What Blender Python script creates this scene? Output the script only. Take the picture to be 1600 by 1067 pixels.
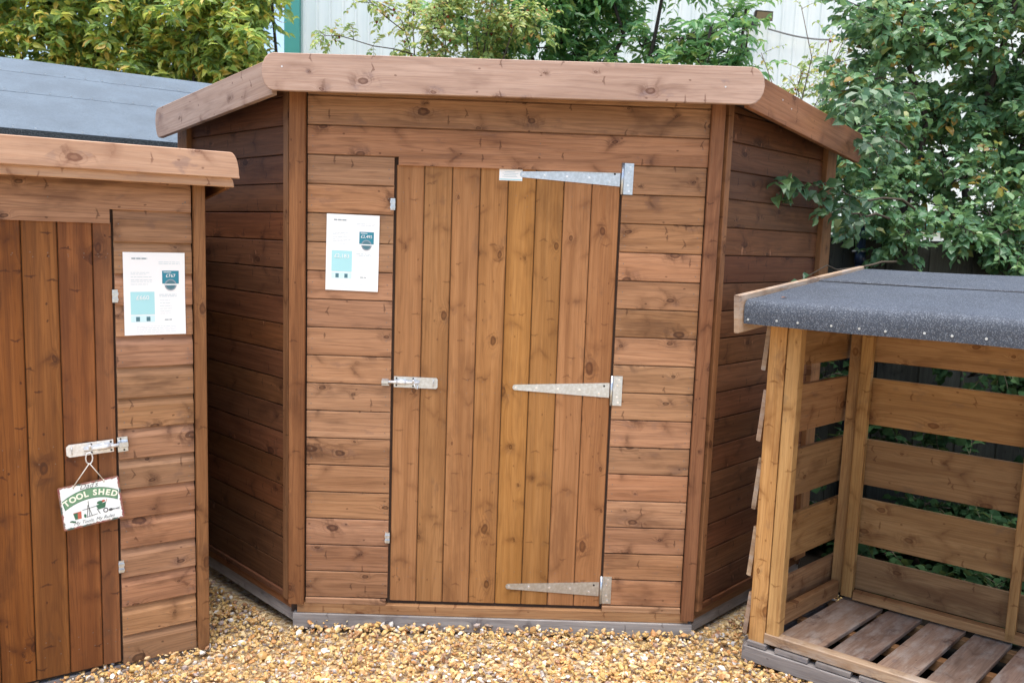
import bpy, math, random
import numpy as np
from mathutils import Matrix, Vector
random.seed(11)
rng = np.random.default_rng(11)
scene = bpy.context.scene
for o in list(bpy.data.objects):
    bpy.data.objects.remove(o)

# ------------------------------------------------------------------ camera
cam_d = bpy.data.cameras.new('camera')
cam = bpy.data.objects.new('camera', cam_d)
scene.collection.objects.link(cam)
scene.camera = cam
F_PX = 1296.36
cam_d.sensor_width = 22.3
cam_d.lens = F_PX / 1600 * 22.3
cam_d.clip_end = 400
cam_d.dof.use_dof = True
cam_d.dof.focus_distance = 3.3
cam_d.dof.aperture_fstop = 4.0
PITCH, ROLL, YAW = 0.1213, -0.034527, 0.01065
fw = Vector((math.sin(YAW) * math.cos(PITCH), math.cos(YAW) * math.cos(PITCH), -math.sin(PITCH)))
rt = Vector((math.cos(YAW), -math.sin(YAW), 0))
up = rt.cross(fw)
r2 = rt * math.cos(ROLL) - up * math.sin(ROLL)
u2 = up * math.cos(ROLL) + rt * math.sin(ROLL)
cm = Matrix((r2, u2, -fw)).transposed().to_4x4()
cm.translation = Vector((0.7948, -3.2831, 1.5439))
cam.matrix_world = cm

# ------------------------------------------------------------------ world, sun, exposure
SUN_EL, SUN_AZ = math.radians(79), math.radians(195)      # azimuth: clockwise from +Y
world = bpy.data.worlds.new('World')
scene.world = world
world.use_nodes = True
wn = world.node_tree.nodes
wl = world.node_tree.links
wn.clear()
sky = wn.new('ShaderNodeTexSky')
sky.sky_type = 'NISHITA'
sky.sun_disc = False
sky.sun_elevation = SUN_EL
sky.sun_rotation = SUN_AZ
sky.air_density = 1.0
sky.dust_density = 2.5
sky.ozone_density = 0.8
bg = wn.new('ShaderNodeBackground')
bg.inputs['Strength'].default_value = 0.075
wo = wn.new('ShaderNodeOutputWorld')
wl.new(sky.outputs[0], bg.inputs['Color'])
wl.new(bg.outputs[0], wo.inputs['Surface'])
sun_d = bpy.data.lights.new('sun', 'SUN')
sun_d.energy = 1.5
sun_d.angle = math.radians(55)
sun_d.color = (1.0, 0.965, 0.92)
sun = bpy.data.objects.new('sun', sun_d)
scene.collection.objects.link(sun)
sd = Vector((math.sin(SUN_AZ) * math.cos(SUN_EL), math.cos(SUN_AZ) * math.cos(SUN_EL), math.sin(SUN_EL)))
sun.rotation_euler = sd.to_track_quat('Z', 'Y').to_euler()
scene.view_settings.view_transform = 'Standard'
scene.view_settings.look = 'None'
scene.view_settings.exposure = 2.07
scene.view_settings.gamma = 1.0
scene.view_settings.use_curve_mapping = False
scene.render.engine = 'CYCLES'
scene.render.filter_size = 1.1

# ------------------------------------------------------------------ object helpers
COL = scene.collection
WM = {}


def link(name, data, M, parent=None, color=None, **props):
    o = bpy.data.objects.new(name, data)
    COL.objects.link(o)
    if parent is not None:
        o.parent = parent
        o.matrix_basis = WM[parent.name].inverted() @ M
    else:
        o.matrix_basis = M
    WM[o.name] = M.copy()
    o.color = color or (random.random(), random.random(), random.random(), 1)
    for k, v in props.items():
        o[k] = v
    return o


def thing(name, label, cat, M=None, group=None, data=None):
    o = link(name, data, M if M is not None else Matrix())
    o['label'] = label
    o['category'] = cat
    if group:
        o['group'] = group
    return o


def frame(origin, X, Y, Z=None):
    X = Vector(X).normalized()
    Y = Vector(Y)
    if Z is None:
        Y = (Y - X * Y.dot(X)).normalized()
        Z = X.cross(Y)
    M = Matrix((X, Y, Vector(Z))).transposed().to_4x4()
    M.translation = Vector(origin)
    return M


def T(x, y, z):
    return Matrix.Translation((x, y, z))


def jit(M, ang=0.0015, off=0.0006):
    return M @ T(0, random.uniform(-off, off), 0) @ Matrix.Rotation(random.uniform(-ang, ang), 4, 'Y') @ Matrix.Rotation(random.uniform(-ang, ang), 4, 'X')


class MB:
    def __init__(s):
        s.v, s.f, s.m = [], [], []

    def add(s, vs, fs, mi=0):
        b = len(s.v)
        s.v += [tuple(p) for p in vs]
        s.f += [tuple(i + b for i in f) for f in fs]
        s.m += [mi] * len(fs)

    def prism(s, prof, x0, x1, mi=0):
        """profile of (y, z) points, run along x"""
        n = len(prof)
        vs = [(x0, y, z) for y, z in prof] + [(x1, y, z) for y, z in prof]
        fs = [(i, (i + 1) % n, n + (i + 1) % n, n + i) for i in range(n)]
        fs += [tuple(reversed(range(n))), tuple(range(n, 2 * n))]
        s.add(vs, fs, mi)

    def plate(s, out, y0, y1, mi=0):
        """outline of (x, z) points given thickness in y"""
        n = len(out)
        vs = [(x, y0, z) for x, z in out] + [(x, y1, z) for x, z in out]
        fs = [(i, (i + 1) % n, n + (i + 1) % n, n + i) for i in range(n)]
        fs += [tuple(reversed(range(n))), tuple(range(n, 2 * n))]
        s.add(vs, fs, mi)

    def flat(s, out, y, mi=0):
        s.add([(x, y, z) for x, z in out], [tuple(range(len(out)))], mi)

    def box(s, x0, x1, y0, y1, z0, z1, mi=0, c=0.0):
        if c <= 0:
            s.plate([(x0, z0), (x1, z0), (x1, z1), (x0, z1)], y0, y1, mi)
            return
        a, b = (y0, y1), (z0, z1)
        prof = [(y0 + c, z0), (y1 - c, z0), (y1, z0 + c), (y1, z1 - c), (y1 - c, z1), (y0 + c, z1), (y0, z1 - c), (y0, z0 + c)]
        s.prism(prof, x0, x1, mi)

    def tube(s, pts, rad, n=6, mi=0, cap=True):
        pts = [Vector(p) for p in pts]
        if not hasattr(rad, '__len__'):
            rad = [rad] * len(pts)
        vs = []
        for i, p in enumerate(pts):
            t = (pts[min(i + 1, len(pts) - 1)] - pts[max(i - 1, 0)]).normalized()
            a = t.cross(Vector((0.13, 0.31, 0.94)))
            if a.length < .1:
                a = t.cross(Vector((1, 0, 0)))
            a.normalize()
            b = t.cross(a)
            for k in range(n):
                q = 2 * math.pi * k / n
                vs.append(p + (a * math.cos(q) + b * math.sin(q)) * rad[i])
        fs = []
        for i in range(len(pts) - 1):
            for k in range(n):
                fs.append((i * n + k, i * n + (k + 1) % n, (i + 1) * n + (k + 1) % n, (i + 1) * n + k))
        if cap:
            fs.append(tuple(reversed(range(n))))
            fs.append(tuple((len(pts) - 1) * n + k for k in range(n)))
        s.add(vs, fs, mi)

    def disc(s, x, z, y, r, n=8, mi=0, th=0.0015):
        """a small round head lying on an outer face (outer = -y)"""
        o = [(x + r * math.cos(2 * math.pi * k / n), z + r * math.sin(2 * math.pi * k / n)) for k in range(n)]
        s.plate(o, y - th, y, mi)

    def mesh(s, name, mats, smooth=False):
        me = bpy.data.meshes.new(name)
        me.from_pydata(s.v, [], s.f)
        for m in (mats if isinstance(mats, (list, tuple)) else [mats]):
            me.materials.append(m)
        me.polygons.foreach_set('material_index', s.m)
        if smooth:
            me.polygons.foreach_set('use_smooth', [True] * len(s.f))
        me.update()
        import bmesh
        bm = bmesh.new()
        bm.from_mesh(me)
        bmesh.ops.recalc_face_normals(bm, faces=bm.faces)
        bm.to_mesh(me)
        bm.free()
        return me


def np_mesh(name, V, Fc, mats, mi=None, smooth=False):
    """V (n,3) float array, Fc (m,3) int triangles"""
    me = bpy.data.meshes.new(name)
    me.vertices.add(len(V))
    me.vertices.foreach_set('co', np.ascontiguousarray(V, dtype=np.float32).ravel())
    me.loops.add(len(Fc) * 3)
    me.loops.foreach_set('vertex_index', np.ascontiguousarray(Fc, dtype=np.int32).ravel())
    me.polygons.add(len(Fc))
    me.polygons.foreach_set('loop_start', np.arange(0, len(Fc) * 3, 3, dtype=np.int32))
    me.polygons.foreach_set('loop_total', np.full(len(Fc), 3, dtype=np.int32))
    for m in (mats if isinstance(mats, (list, tuple)) else [mats]):
        me.materials.append(m)
    if mi is not None:
        me.polygons.foreach_set('material_index', np.asarray(mi, dtype=np.int32))
    me.polygons.foreach_set('use_smooth', np.full(len(Fc), smooth))
    me.update(calc_edges=True)
    return me


# ------------------------------------------------------------------ material helpers
class N:
    def __init__(s, name):
        s.mat = bpy.data.materials.new(name)
        s.mat.use_nodes = True
        s.t = s.mat.node_tree
        s.t.nodes.clear()
        s.out = s.t.nodes.new('ShaderNodeOutputMaterial')

    def n(s, kind, **kw):
        nd = s.t.nodes.new(kind)
        for k, v in kw.items():
            setattr(nd, k, v)
        return nd

    def put(s, sock, val):
        if hasattr(val, 'is_output') or isinstance(val, bpy.types.NodeSocket):
            s.t.links.new(val, sock)
        else:
            sock.default_value = val

    def math(s, op, a, b=None, c=None, clamp=False):
        nd = s.n('ShaderNodeMath', operation=op, use_clamp=clamp)
        for i, q in enumerate((a, b, c)):
            if q is not None:
                s.put(nd.inputs[i], q)
        return nd.outputs[0]

    def sstep(s, x, lo, hi, a=0.0, b=1.0):
        nd = s.n('ShaderNodeMapRange', interpolation_type='SMOOTHSTEP')
        s.put(nd.inputs['Value'], x)
        nd.inputs['From Min'].default_value = lo
        nd.inputs['From Max'].default_value = hi
        nd.inputs['To Min'].default_value = a
        nd.inputs['To Max'].default_value = b
        return nd.outputs[0]

    def noise(s, vec, scale=1.0, detail=3.0, rough=0.5, dist=0.0, dim='3D'):
        nd = s.n('ShaderNodeTexNoise', noise_dimensions=dim)
        s.put(nd.inputs['Vector'], vec)
        nd.inputs['Scale'].default_value = scale
        nd.inputs['Detail'].default_value = detail
        nd.inputs['Roughness'].default_value = rough
        nd.inputs['Distortion'].default_value = dist
        return nd.outputs['Fac']

    def comb(s, x, y, z):
        nd = s.n('ShaderNodeCombineXYZ')
        for i, q in enumerate((x, y, z)):
            s.put(nd.inputs[i], q)
        return nd.outputs[0]

    def mix(s, fac, a, b, blend='MIX'):
        nd = s.n('ShaderNodeMix', data_type='RGBA', blend_type=blend)
        s.put(nd.inputs[0], fac)
        s.put(nd.inputs[6], a if not isinstance(a, tuple) else (*a, 1)[:4])
        s.put(nd.inputs[7], b if not isinstance(b, tuple) else (*b, 1)[:4])
        return nd.outputs[2]

    def ramp(s, fac, stops, const=False):
        nd = s.n('ShaderNodeValToRGB')
        cr = nd.color_ramp
        if const:
            cr.interpolation = 'CONSTANT'
        while len(cr.elements) < len(stops):
            cr.elements.new(0.5)
        for e, (p, c) in zip(cr.elements, stops):
            e.position = p
            e.color = (*c, 1)
        s.put(nd.inputs[0], fac)
        return nd.outputs[0]

    def bsdf(s, color, rough=0.6, normal=None, **kw):
        b = s.n('ShaderNodeBsdfPrincipled')
        s.put(b.inputs['Base Color'], color if not isinstance(color, tuple) else (*color, 1)[:4])
        s.put(b.inputs['Roughness'], rough)
        if normal is not None:
            s.put(b.inputs['Normal'], normal)
        for k, v in kw.items():
            s.put(b.inputs[k.replace('_', ' ')], v)
        return b.outputs[0]

    def bump(s, h, strength=0.3, dist=0.002):
        nd = s.n('ShaderNodeBump')
        s.put(nd.inputs['Height'], h)
        nd.inputs['Strength'].default_value = strength
        nd.inputs['Distance'].default_value = dist
        return nd.outputs[0]

    def done(s, sh):
        s.t.links.new(sh, s.out.inputs['Surface'])
        return s.mat


def wood(name, light, mid, dark, knot_amt=1.0, gate=0.35, rough=0.55, pale=0.0, worn=0.0, bands=0.0, flare=1.0, contrast=1.0, spec=0.18):
    """softwood: local x along the grain, local z across it"""
    m = N(name)
    tc = m.n('ShaderNodeTexCoord')
    oi = m.n('ShaderNodeObjectInfo')
    sc = m.n('ShaderNodeSeparateColor')
    m.put(sc.inputs[0], oi.outputs['Color'])
    se = m.n('ShaderNodeSeparateXYZ')
    m.put(se.inputs[0], tc.outputs['Object'])
    x = m.math('MULTIPLY_ADD', sc.outputs[0], 43.7, se.outputs[0])
    y = m.math('MULTIPLY_ADD', sc.outputs[1], 11.3, se.outputs[1])
    z = m.math('MULTIPLY_ADD', sc.outputs[2], 19.1, se.outputs[2])
    # knots
    vo = m.n('ShaderNodeTexVoronoi', voronoi_dimensions='2D')
    wob = m.noise(m.comb(m.math('MULTIPLY', x, 30), m.math('MULTIPLY', z, 30), 0.0), 1, 2)
    m.put(vo.inputs['Vector'], m.comb(m.math('MULTIPLY_ADD', wob, 0.10, m.math('MULTIPLY', x, 5.2)),
                                      m.math('MULTIPLY_ADD', wob, 0.10, m.math('MULTIPLY', z, 9.0)), 0.0))
    vo.inputs['Scale'].default_value = 1
    d = vo.outputs['Distance']
    vc = m.n('ShaderNodeSeparateColor')
    m.put(vc.inputs[0], vo.outputs['Color'])
    g = m.math('GREATER_THAN', vc.outputs[0], gate)
    size = m.math('MULTIPLY_ADD', m.math('MULTIPLY', vc.outputs[1], vc.outputs[1]), 0.95, 0.28)
    dn = m.math('DIVIDE', d, size)
    halo = m.math('MULTIPLY', m.sstep(dn, 0.62, 0.0), g)
    core = m.math('MULTIPLY', m.sstep(dn, 0.125, 0.095), g)
    eye = m.math('MULTIPLY', m.sstep(dn, 0.07, 0.03), g)
    # grain bends round the knots
    zz = m.math('MULTIPLY_ADD', m.math('MULTIPLY', halo, halo), 0.020, z)
    low = m.noise(m.comb(m.math('MULTIPLY', x, 0.55), m.math('MULTIPLY', y, 3), m.math('MULTIPLY', zz, 10)), 1, 2, 0.45)
    rings = m.math('SINE', m.math('MULTIPLY', low, 95))
    rings = m.sstep(rings, 0.25, 1.0)
    mids = m.noise(m.comb(m.math('MULTIPLY', x, 1.5), m.math('MULTIPLY', y, 9), m.math('MULTIPLY', zz, 85)), 1, 6, 0.68)
    fine = m.noise(m.comb(m.math('MULTIPLY', x, 9), m.math('MULTIPLY', y, 30), m.math('MULTIPLY', zz, 420)), 1, 2, 0.6)
    blot = m.noise(m.comb(m.math('MULTIPLY', x, 3.0), m.math('MULTIPLY', y, 3), m.math('MULTIPLY', z, 9)), 1, 4, 0.6)
    col = m.mix(m.math('MULTIPLY', m.sstep(mids, 0.34, 0.70), 0.75), light, mid)
    wide = m.noise(m.comb(m.math('MULTIPLY', x, 1.1), 0.0, m.math('MULTIPLY', zz, 16)), 1, 2, 0.5)
    col = m.mix(m.math('MULTIPLY', m.sstep(wide, 0.42, 0.66), 0.55), col, tuple(0.8 * a for a in mid))
    col = m.mix(m.math('MULTIPLY', rings, 0.20 * contrast), col, dark)
    col = m.mix(m.math('MULTIPLY', m.sstep(fine, 0.50, 0.66), 0.30 * contrast), col, dark)
    col = m.mix(m.math('MULTIPLY', m.sstep(blot, 0.53, 0.70), 0.44 * contrast), col, dark)
    if bands > 0:
        bn = m.noise(m.comb(m.math('MULTIPLY', x, 0.35), 0.0, m.math('MULTIPLY', z, 20)), 1, 1, 0.4)
        col = m.mix(m.math('MULTIPLY', m.sstep(bn, 0.48, 0.60), bands), col, tuple(0.55 * a + 0.45 * b for a, b in zip(mid, dark)))
    # dark flares thrown out across the grain from the knots
    fl = m.noise(m.comb(m.math('MULTIPLY_ADD', z, 9, m.math('MULTIPLY', x, 26)), m.math('MULTIPLY', z, 11), vc.outputs[2]), 1, 4, 0.62)
    fm = m.math('MULTIPLY', m.sstep(fl, 0.49, 0.64), m.math('MULTIPLY', m.sstep(dn, 0.50, 0.08), g))
    col = m.mix(m.math('MULTIPLY', fm, 0.62 * flare), col, dark)
    sm = m.noise(m.comb(m.math('MULTIPLY', x, 14), m.math('MULTIPLY', z, 24), 5.0), 1, 3, 0.6)
    col = m.mix(m.math('MULTIPLY', m.math('MULTIPLY', m.sstep(sm, 0.50, 0.66), m.sstep(dn, 0.55, 0.12)), 0.55 * flare), col, (0.45 * light[0], 0.47 * light[1], 0.60 * light[2]))
    ps = m.n('ShaderNodeSeparateXYZ')
    m.put(ps.inputs[0], vo.outputs['Position'])
    dx = m.math('DIVIDE', m.math('SUBTRACT', m.math('MULTIPLY', x, 5.2), ps.outputs[0]), 5.2)
    dz = m.math('ABSOLUTE', m.math('DIVIDE', m.math('SUBTRACT', m.math('MULTIPLY', z, 9.0), ps.outputs[1]), 9.0))
    sg = m.math('MULTIPLY', m.math('SUBTRACT', vc.outputs[2], 0.5), 2.6)
    wv = m.noise(m.comb(m.math('MULTIPLY', x, 40), m.math('MULTIPLY', z, 40), 1.7), 1, 3, 0.6)
    uu = m.math('ADD', m.math('SUBTRACT', dx, m.math('MULTIPLY', sg, dz)), m.math('MULTIPLY_ADD', wv, 0.030, -0.015))
    g2 = m.math('GREATER_THAN', m.math('FRACT', m.math('MULTIPLY', vc.outputs[0], 7.3)), 0.55)
    chev = m.math('MULTIPLY', m.math('MULTIPLY', m.sstep(m.math('ABSOLUTE', uu), 0.013, 0.001), m.sstep(dz, 0.062, 0.012)), g2)
    soft = m.math('MULTIPLY', m.math('MULTIPLY', m.sstep(m.math('ABSOLUTE', uu), 0.040, 0.0), m.sstep(dz, 0.070, 0.012)), g2)
    col = m.mix(m.math('MULTIPLY', soft, 0.50 * flare), col, tuple(0.5 * a + 0.5 * b for a, b in zip(mid, dark)))
    col = m.mix(m.math('MULTIPLY', m.math('MULTIPLY', chev, m.sstep(wv, 0.34, 0.66)), 0.50 * flare), col, dark)
    ring2 = m.math('MULTIPLY', m.sstep(m.math('SINE', m.math('MULTIPLY', dn, 75)), 0.1, 1.0), m.math('MULTIPLY', m.sstep(dn, 0.30, 0.10), g))
    col = m.mix(m.math('MULTIPLY', ring2, 0.35 * knot_amt), col, dark)
    col = m.mix(m.math('MULTIPLY', core, 0.72 * knot_amt), col, dark)
    col = m.mix(m.math('MULTIPLY', eye, 0.35 * knot_amt), col, mid)
    # small pin knots with a short check across the grain
    v2 = m.n('ShaderNodeTexVoronoi', voronoi_dimensions='2D')
    m.put(v2.inputs['Vector'], m.comb(m.math('MULTIPLY', x, 13.0), m.math('MULTIPLY_ADD', wob, 0.25, m.math('MULTIPLY', z, 21.0)), 0.0))
    v2.inputs['Scale'].default_value = 1
    c2 = m.n('ShaderNodeSeparateColor')
    m.put(c2.inputs[0], v2.outputs['Color'])
    p2 = m.n('ShaderNodeSeparateXYZ')
    m.put(p2.inputs[0], v2.outputs['Position'])
    ex = m.math('DIVIDE', m.math('SUBTRACT', m.math('MULTIPLY', x, 13.0), p2.outputs[0]), 13.0)
    ez = m.math('ABSOLUTE', m.math('DIVIDE', m.math('SUBTRACT', m.math('MULTIPLY', z, 21.0), p2.outputs[1]), 21.0))
    on = m.math('GREATER_THAN', c2.outputs[0], 0.74)
    pin = m.math('MULTIPLY', m.sstep(v2.outputs['Distance'], 0.085, 0.045), on)
    lean = m.math('MULTIPLY', m.math('SUBTRACT', c2.outputs[1], 0.5), 1.2)
    crk = m.math('ABSOLUTE', m.math('ADD', m.math('SUBTRACT', ex, m.math('MULTIPLY', lean, ez)), m.math('MULTIPLY_ADD', wob, 0.010, -0.005)))
    crk = m.math('MULTIPLY', m.math('MULTIPLY', m.sstep(crk, 0.0042, 0.0010), m.sstep(ez, 0.024, 0.008)), m.math('GREATER_THAN', c2.outputs[2], 0.45))
    col = m.mix(m.math('MULTIPLY', m.math('MAXIMUM', pin, m.math('MULTIPLY', crk, on)), 0.62 * flare), col, dark)
    # scattered dark streaks that start and stop
    stx = m.noise(m.comb(m.math('MULTIPLY', x, 6), 0.0, m.math('MULTIPLY', zz, 190)), 1, 2, 0.5)
    col = m.mix(m.math('MULTIPLY', m.sstep(stx, 0.64, 0.70), 0.30 * contrast), col, dark)
    if pale > 0:
        pn = m.noise(m.comb(m.math('MULTIPLY', x, 45), m.math('MULTIPLY', z, 14), 3.0), 1, 3, 0.6)
        pm = m.math('MULTIPLY', m.sstep(pn, 0.60, 0.70), m.math('MULTIPLY', m.sstep(dn, 0.5, 0.15), g))
        col = m.mix(m.math('MULTIPLY', pm, pale), col, tuple(min(1, 1.9 * a + 0.03) for a in light))
    if worn > 0:
        wn_ = m.noise(m.comb(m.math('MULTIPLY', x, 7), m.math('MULTIPLY', y, 4), m.math('MULTIPLY', z, 22)), 1, 5, 0.68)
        col = m.mix(m.math('MULTIPLY', m.sstep(wn_, 0.44, 0.68), worn), col, (0.42, 0.38, 0.34))
    # piece to piece variation
    hs = m.n('ShaderNodeHueSaturation')
    m.put(hs.inputs['Color'], col)
    m.put(hs.inputs['Hue'], m.math('MULTIPLY_ADD', sc.outputs[2], 0.010, 0.494))
    m.put(hs.inputs['Saturation'], m.math('MULTIPLY_ADD', sc.outputs[0], -0.10, 1.08))
    m.put(hs.inputs['Value'], m.math('MULTIPLY_ADD', sc.outputs[1], 0.36, 0.81))
    h = m.math('ADD', m.math('MULTIPLY', mids, 0.5), m.math('MULTIPLY', fine, 0.6))
    h = m.math('SUBTRACT', h, m.math('MULTIPLY', rings, 0.15))
    nr = m.bump(h, 0.35, 0.0012)
    rg = m.math('MULTIPLY_ADD', mids, 0.25, rough - 0.12)
    return m.done(m.bsdf(hs.outputs[0], rg, nr, Specular_IOR_Level=spec))


def metal(name, col, rough=0.35, metallic=0.9):
    m = N(name)
    tc = m.n('ShaderNodeTexCoord')
    a = m.noise(tc.outputs['Object'], 90, 4, 0.6)
    b = m.noise(tc.outputs['Object'], 14, 3)
    c = m.mix(m.sstep(a, 0.35, 0.7), tuple(q * 0.8 for q in col), col)
    c = m.mix(m.math('MULTIPLY', m.sstep(b, 0.5, 0.75), 0.25), c, tuple(q * 0.7 for q in col))
    return m.done(m.bsdf(c, m.math('MULTIPLY_ADD', a, 0.3, rough - 0.1), m.bump(a, 0.1, 0.0005), Metallic=metallic))


def plain(name, col, rough=0.6, var=0.12, scale=20.0, **kw):
    m = N(name)
    tc = m.n('ShaderNodeTexCoord')
    a = m.noise(tc.outputs['Object'], scale, 4, 0.6)
    c = m.mix(a, tuple(q * (1 - var) for q in col), tuple(min(1, q * (1 + var)) for q in col))
    return m.done(m.bsdf(c, rough, m.bump(a, 0.1, 0.001), **kw))


def felt(name, base, speck, rough=0.85, amt=0.6):
    m = N(name)
    tc = m.n('ShaderNodeTexCoord')
    v = m.n('ShaderNodeTexVoronoi')
    m.put(v.inputs['Vector'], tc.outputs['Object'])
    v.inputs['Scale'].default_value = 420
    vc = m.n('ShaderNodeSeparateColor')
    m.put(vc.inputs[0], v.outputs['Color'])
    b = m.noise(tc.outputs['Object'], 5, 5, 0.6)
    st = m.noise(tc.outputs['Object'], 60, 4, 0.7)
    c = m.mix(m.sstep(b, 0.3, 0.7), base, tuple(q * 1.35 for q in base))
    c = m.mix(m.math('MULTIPLY', m.sstep(st, 0.45, 0.7), 0.35), c, tuple(q * 0.55 for q in base))
    c = m.mix(m.math('MULTIPLY', m.math('GREATER_THAN', vc.outputs[0], 0.80), amt), c, speck)
    return m.done(m.bsdf(c, rough, m.bump(m.math('ADD', v.outputs['Distance'], m.math('MULTIPLY', vc.outputs[1], 0.6)), 0.6, 0.0015), Specular_IOR_Level=0.5))


def leafmat(name, stops, rough=0.45, trans=0.32, spec=0.8):
    m = N(name)
    ge = m.n('ShaderNodeNewGeometry')
    tc = m.n('ShaderNodeTexCoord')
    r = ge.outputs['Random Per Island']
    big = m.noise(tc.outputs['Object'], 1.6, 3, 0.6)
    f = m.math('MULTIPLY_ADD', m.math('SUBTRACT', big, 0.5), 0.55, r, clamp=True)
    c = m.ramp(f, stops)
    sp = m.noise(tc.outputs['Object'], 130, 2, 0.6)
    c = m.mix(m.math('MULTIPLY', sp, 0.35), c, tuple(0.55 * q for q in stops[0][1]))
    b = m.bsdf(c, rough, None, Specular_IOR_Level=spec)
    t = m.n('ShaderNodeBsdfTranslucent')
    m.put(t.inputs['Color'], m.mix(0.25, c, (0.50, 0.66, 0.20), 'MIX'))
    mx = m.n('ShaderNodeMixShader')
    mx.inputs[0].default_value = trans
    m.put(mx.inputs[1], b)
    m.put(mx.inputs[2], t.outputs[0])
    return m.done(mx.outputs[0])


# ------------------------------------------------------------------ materials
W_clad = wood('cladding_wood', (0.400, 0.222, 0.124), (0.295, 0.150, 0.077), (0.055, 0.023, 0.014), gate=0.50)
W_wingshade = wood('shade_darkened_wing_wood', (0.165, 0.074, 0.037), (0.112, 0.046, 0.022), (0.036, 0.015, 0.009), gate=0.50, pale=0.85)  # brown cladding with the side walls' shade mixed into its base colour
W_door = wood('door_wood', (0.365, 0.185, 0.076), (0.275, 0.126, 0.046), (0.085, 0.033, 0.013), gate=0.66, bands=0.22, flare=0.75, contrast=0.7)
W_tdoor = wood('tool_door_wood', (0.250, 0.105, 0.038), (0.172, 0.066, 0.023), (0.055, 0.022, 0.012), gate=0.74, bands=0.55, flare=1.25)
W_post = wood('post_wood', (0.265, 0.128, 0.060), (0.195, 0.085, 0.038), (0.070, 0.028, 0.014), gate=0.6)
W_fasc = wood('fascia_wood', (0.43, 0.315, 0.250), (0.36, 0.245, 0.185), (0.10, 0.048, 0.032), gate=0.40, contrast=0.7)
W_tfasc = wood('tool_fascia_wood', (0.52, 0.345, 0.235), (0.43, 0.26, 0.165), (0.15, 0.070, 0.045), gate=0.5, contrast=0.6)
W_store = wood('log_store_wood', (0.36, 0.215, 0.105), (0.27, 0.143, 0.063), (0.105, 0.042, 0.018), gate=0.5, rough=0.65)
W_storep = wood('log_store_post_wood', (0.50, 0.300, 0.128), (0.40, 0.218, 0.082), (0.15, 0.062, 0.022), gate=0.55, rough=0.65)
W_pallet = wood('floor_slat_wood', (0.32, 0.225, 0.170), (0.235, 0.155, 0.110), (0.085, 0.050, 0.040), gate=0.7, worn=0.5, rough=0.45)
W_rail = wood('worn_rail_wood', (0.40, 0.30, 0.21), (0.32, 0.215, 0.135), (0.13, 0.075, 0.045), gate=0.6, worn=0.5, rough=0.5)
W_bear = wood('grey_bearer_wood', (0.34, 0.315, 0.295), (0.25, 0.225, 0.21), (0.10, 0.080, 0.075), gate=0.7, rough=0.6)
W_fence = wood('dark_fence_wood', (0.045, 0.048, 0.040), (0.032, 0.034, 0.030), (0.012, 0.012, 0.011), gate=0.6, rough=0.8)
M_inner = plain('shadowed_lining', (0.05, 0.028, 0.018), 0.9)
M_nail = metal('nail_steel', (0.20, 0.17, 0.15), 0.5, 0.6)
M_bright = metal('bright_nail_steel', (0.75, 0.74, 0.72), 0.35, 0.8)
M_zinc = metal('galvanised_steel', (0.62, 0.68, 0.74), 0.30, 0.9)
M_zinc2 = metal('zinc_plated_bolt', (0.80, 0.82, 0.83), 0.33, 0.55)
M_screw = metal('screw_head', (0.85, 0.87, 0.90), 0.25, 0.8)
M_hole = plain('dark_slot', (0.02, 0.02, 0.02), 0.8)
M_felt = felt('mineral_felt', (0.034, 0.043, 0.060), (0.24, 0.27, 0.31), 0.7, 0.40)
M_felt2 = felt('pale_mineral_felt', (0.074, 0.100, 0.124), (0.15, 0.18, 0.21), 0.6, 0.25)
M_feltedge = felt('felt_edge', (0.022, 0.028, 0.030), (0.18, 0.19, 0.19), 0.9, 0.5)
M_tar = plain('tar_edge', (0.012, 0.012, 0.013), 0.6)
M_paper = plain('white_paper', (0.80, 0.815, 0.82), 0.35, 0.02, 8)
M_ink = plain('grey_print', (0.50, 0.60, 0.63), 0.5, 0.05)
M_inkd = plain('dark_print', (0.30, 0.36, 0.38), 0.5, 0.05)
M_teal = plain('teal_print', (0.015, 0.20, 0.28), 0.4, 0.06)
M_cyan = plain('pale_cyan_print', (0.36, 0.66, 0.70), 0.4, 0.04)
M_cyan2 = plain('paler_cyan_print', (0.55, 0.76, 0.80), 0.4, 0.04)
M_navy = plain('slate_print', (0.06, 0.16, 0.20), 0.4, 0.06)
M_badge = plain('grey_badge_print', (0.22, 0.27, 0.32), 0.4, 0.1)
M_wht = plain('white_print', (0.82, 0.84, 0.84), 0.4, 0.02)


def enamel():
    m = N('sign_enamel')
    tc = m.n('ShaderNodeTexCoord')
    se = m.n('ShaderNodeSeparateXYZ')
    m.put(se.inputs[0], tc.outputs['Object'])
    ax = m.math('ABSOLUTE', se.outputs[0])
    az = m.math('ABSOLUTE', se.outputs[2])
    e = m.math('MAXIMUM', m.math('SUBTRACT', ax, 0.098), m.math('SUBTRACT', az, 0.078))
    nz = m.noise(tc.outputs['Object'], 70, 4, 0.7)
    k = m.math('MULTIPLY_ADD', m.math('SUBTRACT', nz, 0.5), 0.016, e)
    w = m.sstep(k, -0.0075, -0.0048)
    rc = m.ramp(m.noise(tc.outputs['Object'], 24, 2), [(0.35, (0.20, 0.045, 0.050)), (0.5, (0.26, 0.12, 0.09)), (0.62, (0.05, 0.09, 0.08))])
    c = m.mix(w, (0.74, 0.78, 0.76), rc)
    return m.done(m.bsdf(c, 0.28, m.bump(nz, 0.05, 0.0005)))


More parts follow.
